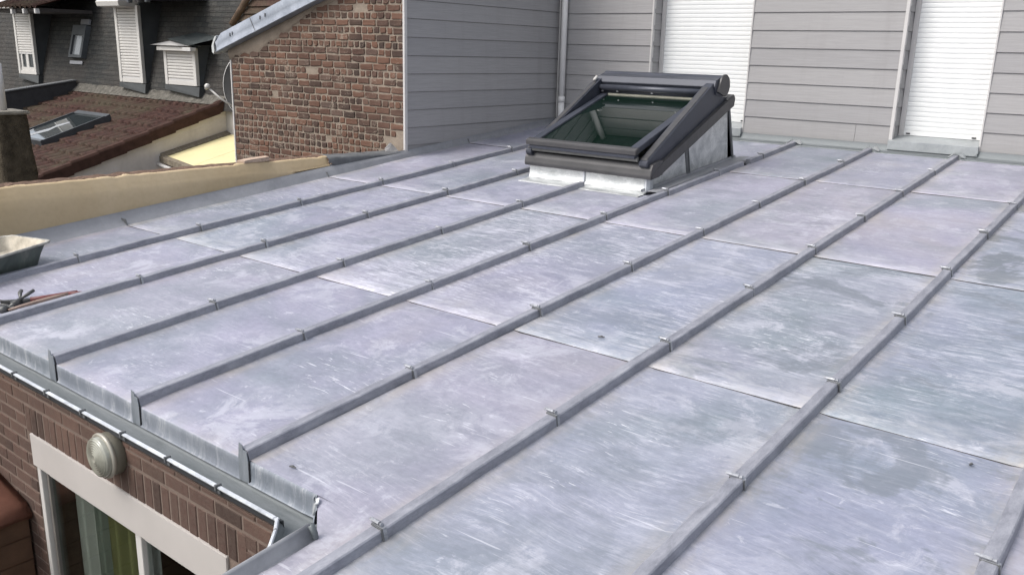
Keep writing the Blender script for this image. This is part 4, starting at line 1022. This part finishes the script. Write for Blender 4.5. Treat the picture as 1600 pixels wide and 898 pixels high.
dormer(-8.855, -8.075, .80, 2.02, 6.30, 'tall narrow dormer, its cream shutter fully closed')
dormer(-7.365, -6.44, .82, 1.36, 6.30, 'short wide dormer under a shallow pitched lead roof', kind='short')
dormer(-12.89, -12.10, .80, 2.02, 6.30, 'leftmost dormer, its shutter raised a little above the white casement', lower=1.22)
# small skylight in the slates
bm = BM()
sk_ = lambda x, z, h: Vector((x, my(z) - h, z + h * .27))
def skb(bm, x0, x1, z0, z1, sh, h0, h1): hexa(bm, [sk_(x0, z0, h0), sk_(x1, z0, h0), sk_(x1 + sh, z1, h0), sk_(x0 + sh, z1, h0), sk_(x0, z0, h1), sk_(x1, z0, h1), sk_(x1 + sh, z1, h1), sk_(x0 + sh, z1, h1)])
for a in ((-11.30, -11.24, 1.14, 1.74), (-10.86, -10.78, 1.14, 1.74), (-11.24, -10.86, 1.14, 1.19), (-11.24, -10.86, 1.56, 1.74)): skb(bm, *a, 0, .0, .10)
sf = obj('skylight_frame', bm, M_SLD, man, label='small dark framed skylight in the slates')
bm = BM(); skb(bm, -11.24, -10.86, 1.19, 1.56, 0, .04, .06); obj('pane', bm, mat_simple('sky_lit_glass', (.24, .25, .26), .15, 0, .1), sf)
bm = BM(); skb(bm, -11.1, -10.78, 1.76, 1.86, 0, .02, .06); skb(bm, -11.35, -10.85, 1.03, 1.09, 0, .015, .03); obj('flashing', bm, M_FLASH, sf)
# brown tiled eave over the left dormer, and the hip at the right
bm = BM(); rows = []
for y, z in ((5.75, 2.045), (5.76, 2.07), (6.5, 2.3), (7.2, 2.6)):
    rows.append([Vector((x, y + .01 * math.sin(x * 30), z + .025 * math.sin(2 * math.pi * x / .2) * (1 if z < 2.1 else 1))) for x in [-12.75 + 2.15 * k / 90 for k in range(91)]])
strip(bm, rows); bmesh.ops.solidify(bm, geom=bm.faces[:], thickness=.03); obj('eave_tiles', bm, M_TILE, man)
bm = BM(); box(bm, (-12.7, 5.83, 1.97), (-10.65, 6.8, 2.03)); obj('eave_board', bm, mat_simple('dark_eave_wood', (.035, .03, .028), .9), man)
for x in (-12.45, -11.7, -11.2, -10.72):
    bm = BM(); box(bm, (x, 5.76, 1.93), (x + .07, 5.84, 2.02), .008); obj('gutter_bracket', bm, M_TRIM, man)
bm = BM(); box(bm, (-8.3, 5.95, 2.17), (-7.0, 7.1, 2.26)); box(bm, (-7.75, 5.93, 2.09), (-7.68, 6.0, 2.17), .008); box(bm, (-7.2, 5.93, 2.09), (-7.13, 6.0, 2.17), .008); obj('eave_soffit', bm, M_SLD, man)
bm = BM()
tube(bm, [(-6.05, 6.72, 1.78), (-5.85, 6.80, 2.05), (-5.55, 6.86, 2.45)], [.05, .055, .06], 10)
obj('hip_tiles', bm, mat_simple('mossy_brown_ridge', (.12, .085, .062), .9, 0, .3, 8, .01, .1), man, True)
bm = BM(); rows = []
for k in range(15):
    for f_, o_ in ((0, .03), (1, 0)):
        zz = 1.62 + (k + f_) * .11
        rows.append([Vector((x, my(zz) - .05 - o_, zz)) for x in [max(-5.80 + (zz - 2.05) * .75, -6.1) + t_ * (2.7) / 20 for t_ in range(21)]])
strip(bm, rows); obj('brown_tiles', bm, M_TILE, man)

# satellite dish behind the gable corner
dish = empty('satellite_dish', (-3.02, 4.95, .7), 'grey satellite dish with a pale rim behind the left edge of the brick gable', 'satellite dish')
Rz = Matrix.Translation((-3.27, 5.03, .97)) @ Matrix.Rotation(math.radians(31), 4, 'Z') @ Matrix.Rotation(math.radians(90), 4, 'X') @ Matrix.Scale(.80, 4, (1, 0, 0)) @ Matrix.Scale(1.05, 4)
bm = BM(); lathe(bm, [(0, -.05), (.18, -.04), (.30, -.012), (.372, .02), (.378, .022), (.378, .028), (.370, .026), (.29, .0), (.16, -.028), (0, -.036)], Rz, 48)
obj('dish', bm, mat_simple('dull_grey_paint', (.085, .085, .085), .6, 0, .1), dish, True)
bm = BM(); lathe(bm, [(.374, .018), (.382, .020), (.382, .030), (.374, .031)], Rz, 48); obj('dish_rim', bm, M_TRIM, dish, True)
bm = BM(); tube(bm, [(-3.22, 4.90, .66), (-3.33, 4.66, .83), (-3.46, 4.58, .96)], .012, 8); obj('feed_arm', bm, M_PVC, dish, True)
bm = BM(); tube(bm, [(-3.54, 4.60, .945), (-3.50, 4.59, .965), (-3.46, 4.57, .975), (-3.425, 4.56, .975)], [.018, .028, .034, .026], 12); obj('receiver', bm, M_PVC, dish, True)
bm = BM(); tube(bm, [(-3.27, 5.08, .97), (-3.12, 4.90, .60), (-3.03, 4.80, .50)], .02, 8); box(bm, (-3.11, 4.74, .40), (-3.03, 4.80, .60), .004); obj('dish_bracket', bm, M_TRIM, dish)

# stone pillar at the far left with a white post on it
pil = empty('stone_chimney', (-5.2, 2.9, -3.0), 'mossy dark stone chimney stack in front of the tiled roof at the left edge', 'chimney')
bm = BM(); px, py = -5.02, 2.80
rows = []
for z, w_ in ((-3, .26), (-.2, .25), (-.1, .25), (.2, .235), (.45, .23), (.60, .22), (.62, .215)):
    ring = []
    for k in range(25):
        t = 2 * math.pi * k / 24; cx = max(-1, min(1, 1.35 * math.cos(t))); cy = max(-1, min(1, 1.35 * math.sin(t)))
        q = Vector((cx * w_, cy * w_ * .8, z)); f_ = 1 + .10 * nz(cx * 2 + 4, cy * 2 + 3, z * 5 + 9) if k < 24 else 1 + .10 * nz(max(-1, min(1, 1.35)) * 2 + 4, 3, z * 5 + 9)
        ring.append(Vector((px, py, 0)) + Vector((q.x * f_, q.y * f_, z)))
    ring[-1] = ring[0].copy(); rows.append(ring)
strip(bm, rows)
obj('stack', bm, mat_simple('mossy_stone', (.075, .062, .045), .95, 0, .45, 9, .03, .1), pil, True)
bm = BM(); box(bm, (px - .25, py - .20, .61), (px + .25, py + .20, .65), .015); obj('cap_slab', bm, mat_simple('weathered_stone', (.24, .225, .195), .9, 0, .25, 12, .006, .1), pil)
bm = BM(); tube(bm, [(px + .01, py - .02, .65), (px - .0, py - .02, 1.2)], .05, 14); obj('flue_pipe', bm, M_TRIM, pil, True)

# little lean-to at the lower left
lt = empty('lean_to', (1.9, -.7, -3.0), 'dark brown lean-to with a terracotta roof against the brick wall at the lower left', 'lean-to')
bm = BM(); rows = []
for x, z in ((2.10, -.845), (2.112, -.815), (2.06, -.765), (1.72, -.70), (1.3, -.62)):
    rows.append([Vector((x + .010 * math.sin(y * 24), y, z + .012 * math.sin(y * 24))) for y in [-2.4 + 2.285 * k / 60 for k in range(61)]])
strip(bm, rows); bmesh.ops.solidify(bm, geom=bm.faces[:], thickness=.02); obj('lean_to_roof', bm, mat_simple('terracotta', (.185, .085, .060), .85, 0, .2, 7, .003, .2), lt, True)
bm = BM(); box(bm, (1.2, -2.3, -3.0), (2.06, -.118, -.86)); lw = obj('lean_to_wall', bm, mat_simple('dark_brown_boards', (.10, .055, .035), .85, 0, .2, 5, .002, .2), lt)
bm = BM()
for k in range(16): box(bm, (2.058, -2.3, -2.9 + k * .13), (2.068, -.12, -2.9 + k * .13 + .122), .003)
obj('board_face', bm, mat_simple('brown_boarding', (.088, .050, .032), .85, 0, .25, 6, .002, .2), lw)

# ground
bm = BM(); g = strip(bm, [[Vector((x, y, -3.0)) for x in (-400, -20, 0, 20, 400)] for y in (-400, -20, 0, 20, 400)])
top(obj('ground', bm, mat_simple('courtyard_ground', (.16, .155, .145), .95, 0, .2, 2, .002, .1)), None, None, None, 'structure')

# ------------------------------------------------------------------ mortar tub and tools
def tubpt(u, v, h): return rf(.655 + .243 * u - .97 * v, .775 - .97 * u - .243 * v, h)
TU, TV, TH = .62, .42, .165
def rrect(ins, h, n=5, r_=.05):
    pts = []
    for cu, cv, a0 in ((TU - ins - r_, TV - ins - r_, 0), (ins + r_, TV - ins - r_, 90), (ins + r_, ins + r_, 180), (TU - ins - r_, ins + r_, 270)):
        for k in range(n + 1):
            a = math.radians(a0 + 90 * k / n); pts.append(tubpt(cu + r_ * math.cos(a), cv + r_ * math.sin(a), h + .002 * math.sin(k + a0)))
    return pts + [pts[0]]
bm = BM()
strip(bm, [rrect(.075, .004), rrect(.068, .010), rrect(.045, TH * .5), rrect(.02, TH - .02), rrect(.016, TH - .016), rrect(-.002, TH - .014)])
bm.faces.new([bm.verts.new(p) for p in rrect(.075, .004)[:-1]])
m = NT('dirty_black_plastic'); n1 = m.noise(m.map((1, 1, .5)), 5, 6, .7, None, .8); n2 = m.noise(m.map(), 40, 5, .7); z_ = m.sep()[2]
c = m.ramp(n1, [(.35, (.065, .080, .074)), (.55, (.12, .14, .128)), (.72, (.24, .24, .22))])
c = m.mix(m.math('MULTIPLY', m.ramp(z_, [(.195, 0), (.215, 1)]), .8), c, (.46, .44, .40))
m.set(Base_Color=c, Roughness=.7); m.bump(n2, .002, .5)
tub = empty('mortar_tub', tubpt(TU / 2, TV / 2, 0), 'rectangular black plastic mortar tub caked with dried mortar at the left edge of the roof', 'tub')
obj('tub_body', bm, m.m, tub, True)
M_DM = mat_simple('dried_mortar', (.46, .42, .35), .95, 0, .35, 9, .004, .1)
bm = BM(); rows = []
for i in range(25):
    rows.append([tubpt(.06 + (TU - .12) * i / 24, .06 + (TV - .12) * j / 16, .05 + .012 * nz(i * .3, j * .3) + .03 * max(abs(i - 12) / 12, abs(j - 8) / 8) ** 3) for j in range(17)])
strip(bm, rows); obj('dried_mortar', bm, M_DM, tub, True)
bm = BM(); strip(bm, [rrect(-.002, TH - .0145), rrect(-.006, TH - .003), rrect(0, TH), rrect(.014, TH - .002)]); obj('rim', bm, mat_simple('mortar_smeared_rim', (.33, .32, .29), .8, 0, .45, 16, .002, .2), tub, True)
bm = BM(); strip(bm, [rrect(.014, TH - .002), rrect(.024, TH - .02), rrect(.070, .035), rrect(.085, .03)]); bm.faces.new([bm.verts.new(p) for p in rrect(.085, .03)[:-1]]); obj('inner_lining', bm, M_DM, tub, True)

M_RED = mat_simple('worn_red_grip', (.12, .028, .027), .5, 0, .25, 25, .0005)
M_STL = mat_simple('dull_tool_steel', (.10, .10, .098), .45, .6, .3, 30, .0005)
M_GRIP = mat_simple('faded_pink_grip', (.23, .165, .135), .6, 0, .2, 20, .0005)
t1 = empty('tin_snips', rf(1.36, .3, 0), 'pair of tin snips with long red and pinkish handles lying by the batten', 'tool')
bm = BM(); tube(bm, [rf(1.408, .545, .022), rf(1.392, .49, .024), rf(1.345, .38, .025), rf(1.318, .318, .026)], [.013, .014, .013, .015], 12); obj('handle', bm, M_RED, t1, True, label='red handle')
bm = BM(); tube(bm, [rf(1.408, .50, .026), rf(1.39, .42, .024), rf(1.375, .33, .022), rf(1.365, .25, .018), rf(1.355, .18, .014)], [.012, .0125, .0115, .010, .007], 12); obj('handle', bm, M_GRIP, t1, True, label='faded pinkish handle')
bm = BM(); tube(bm, [rf(1.452, .555, .022), rf(1.436, .53, .025), rf(1.408, .495, .026)], [.012, .013, .0125], 10); obj('handle_sleeve', bm, M_RED, t1, True)
bm = BM()
prism(bm, [(1.325, .325), (1.31, .29), (1.28, .26), (1.20, .20), (1.19, .215), (1.27, .29), (1.30, .33)], lambda p: rf(p[0], p[1], .010), lambda p: rf(p[0], p[1], .030), .003)
prism(bm, [(1.36, .20), (1.33, .19), (1.26, .165), (1.17, .13), (1.165, .145), (1.26, .19), (1.34, .225)], lambda p: rf(p[0], p[1], .006), lambda p: rf(p[0], p[1], .022), .003)
tube(bm, [rf(1.30, .235, .0), rf(1.30, .235, .036)], .018, 12)
obj('blades', bm, M_STL, t1)
t2 = empty('pliers', rf(1.26, .25, 0), 'dark grey pliers lying open beside the red handled snips', 'tool')
bm = BM(); tube(bm, [rf(1.17, .335, .045), rf(1.20, .315, .045), rf(1.27, .285, .035)], [.011, .012, .007], 10); obj('handle', bm, M_STL, t2, True)
bm = BM(); tube(bm, [rf(1.255, .37, .055), rf(1.265, .33, .045), rf(1.275, .285, .035)], [.010, .010, .007], 10); obj('handle', bm, M_STL, t2, True)
bm = BM(); tube(bm, [rf(1.275, .29, .032), rf(1.30, .25, .025), rf(1.32, .20, .018)], [.012, .018, .008], 10); tube(bm, [rf(1.33, .165, .0), rf(1.33, .165, .035)], [.024, .022], 14); obj('jaws', bm, M_STL, t2, True)
t3 = top(obj('metal_rod', (lambda bm: (tube(bm, [rf(1.02, .20, .012), rf(1.30, .262, .016)], .005, 8), tube(bm, [rf(1.04, .155, .010), rf(1.31, .235, .010)], .005, 8), bm)[2])(BM()), M_STL, None, True), 'thin dark steel wire bent double at the left of the tools', 'wire')

# odds and ends left on the sheets
def bit(x, s, l, a, name, label, cat):
    bm = BM(); d = Vector((math.cos(a), math.sin(a)))
    tube(bm, [rf(x - d.x * l / 2, s - d.y * l / 2, .009), rf(x, s, .012), rf(x + d.x * l / 2, s + d.y * l / 2, .009)], [.003, .0048, .002], 6)
    top(obj(name, bm, M_STL), label, cat)
bit(4.26, 1.72, .035, .3, 'metal_offcut', 'tiny dark metal offcut lying mid sheet above the long central seam', 'offcut')
bit(5.95, 1.475, .016, 1, 'screw', 'tiny dark screw just below the rightmost cross seam', 'screw')
bit(4.02, .06, .03, .2, 'metal_shaving', 'tiny dark metal shaving near the broken eave corner', 'shaving')
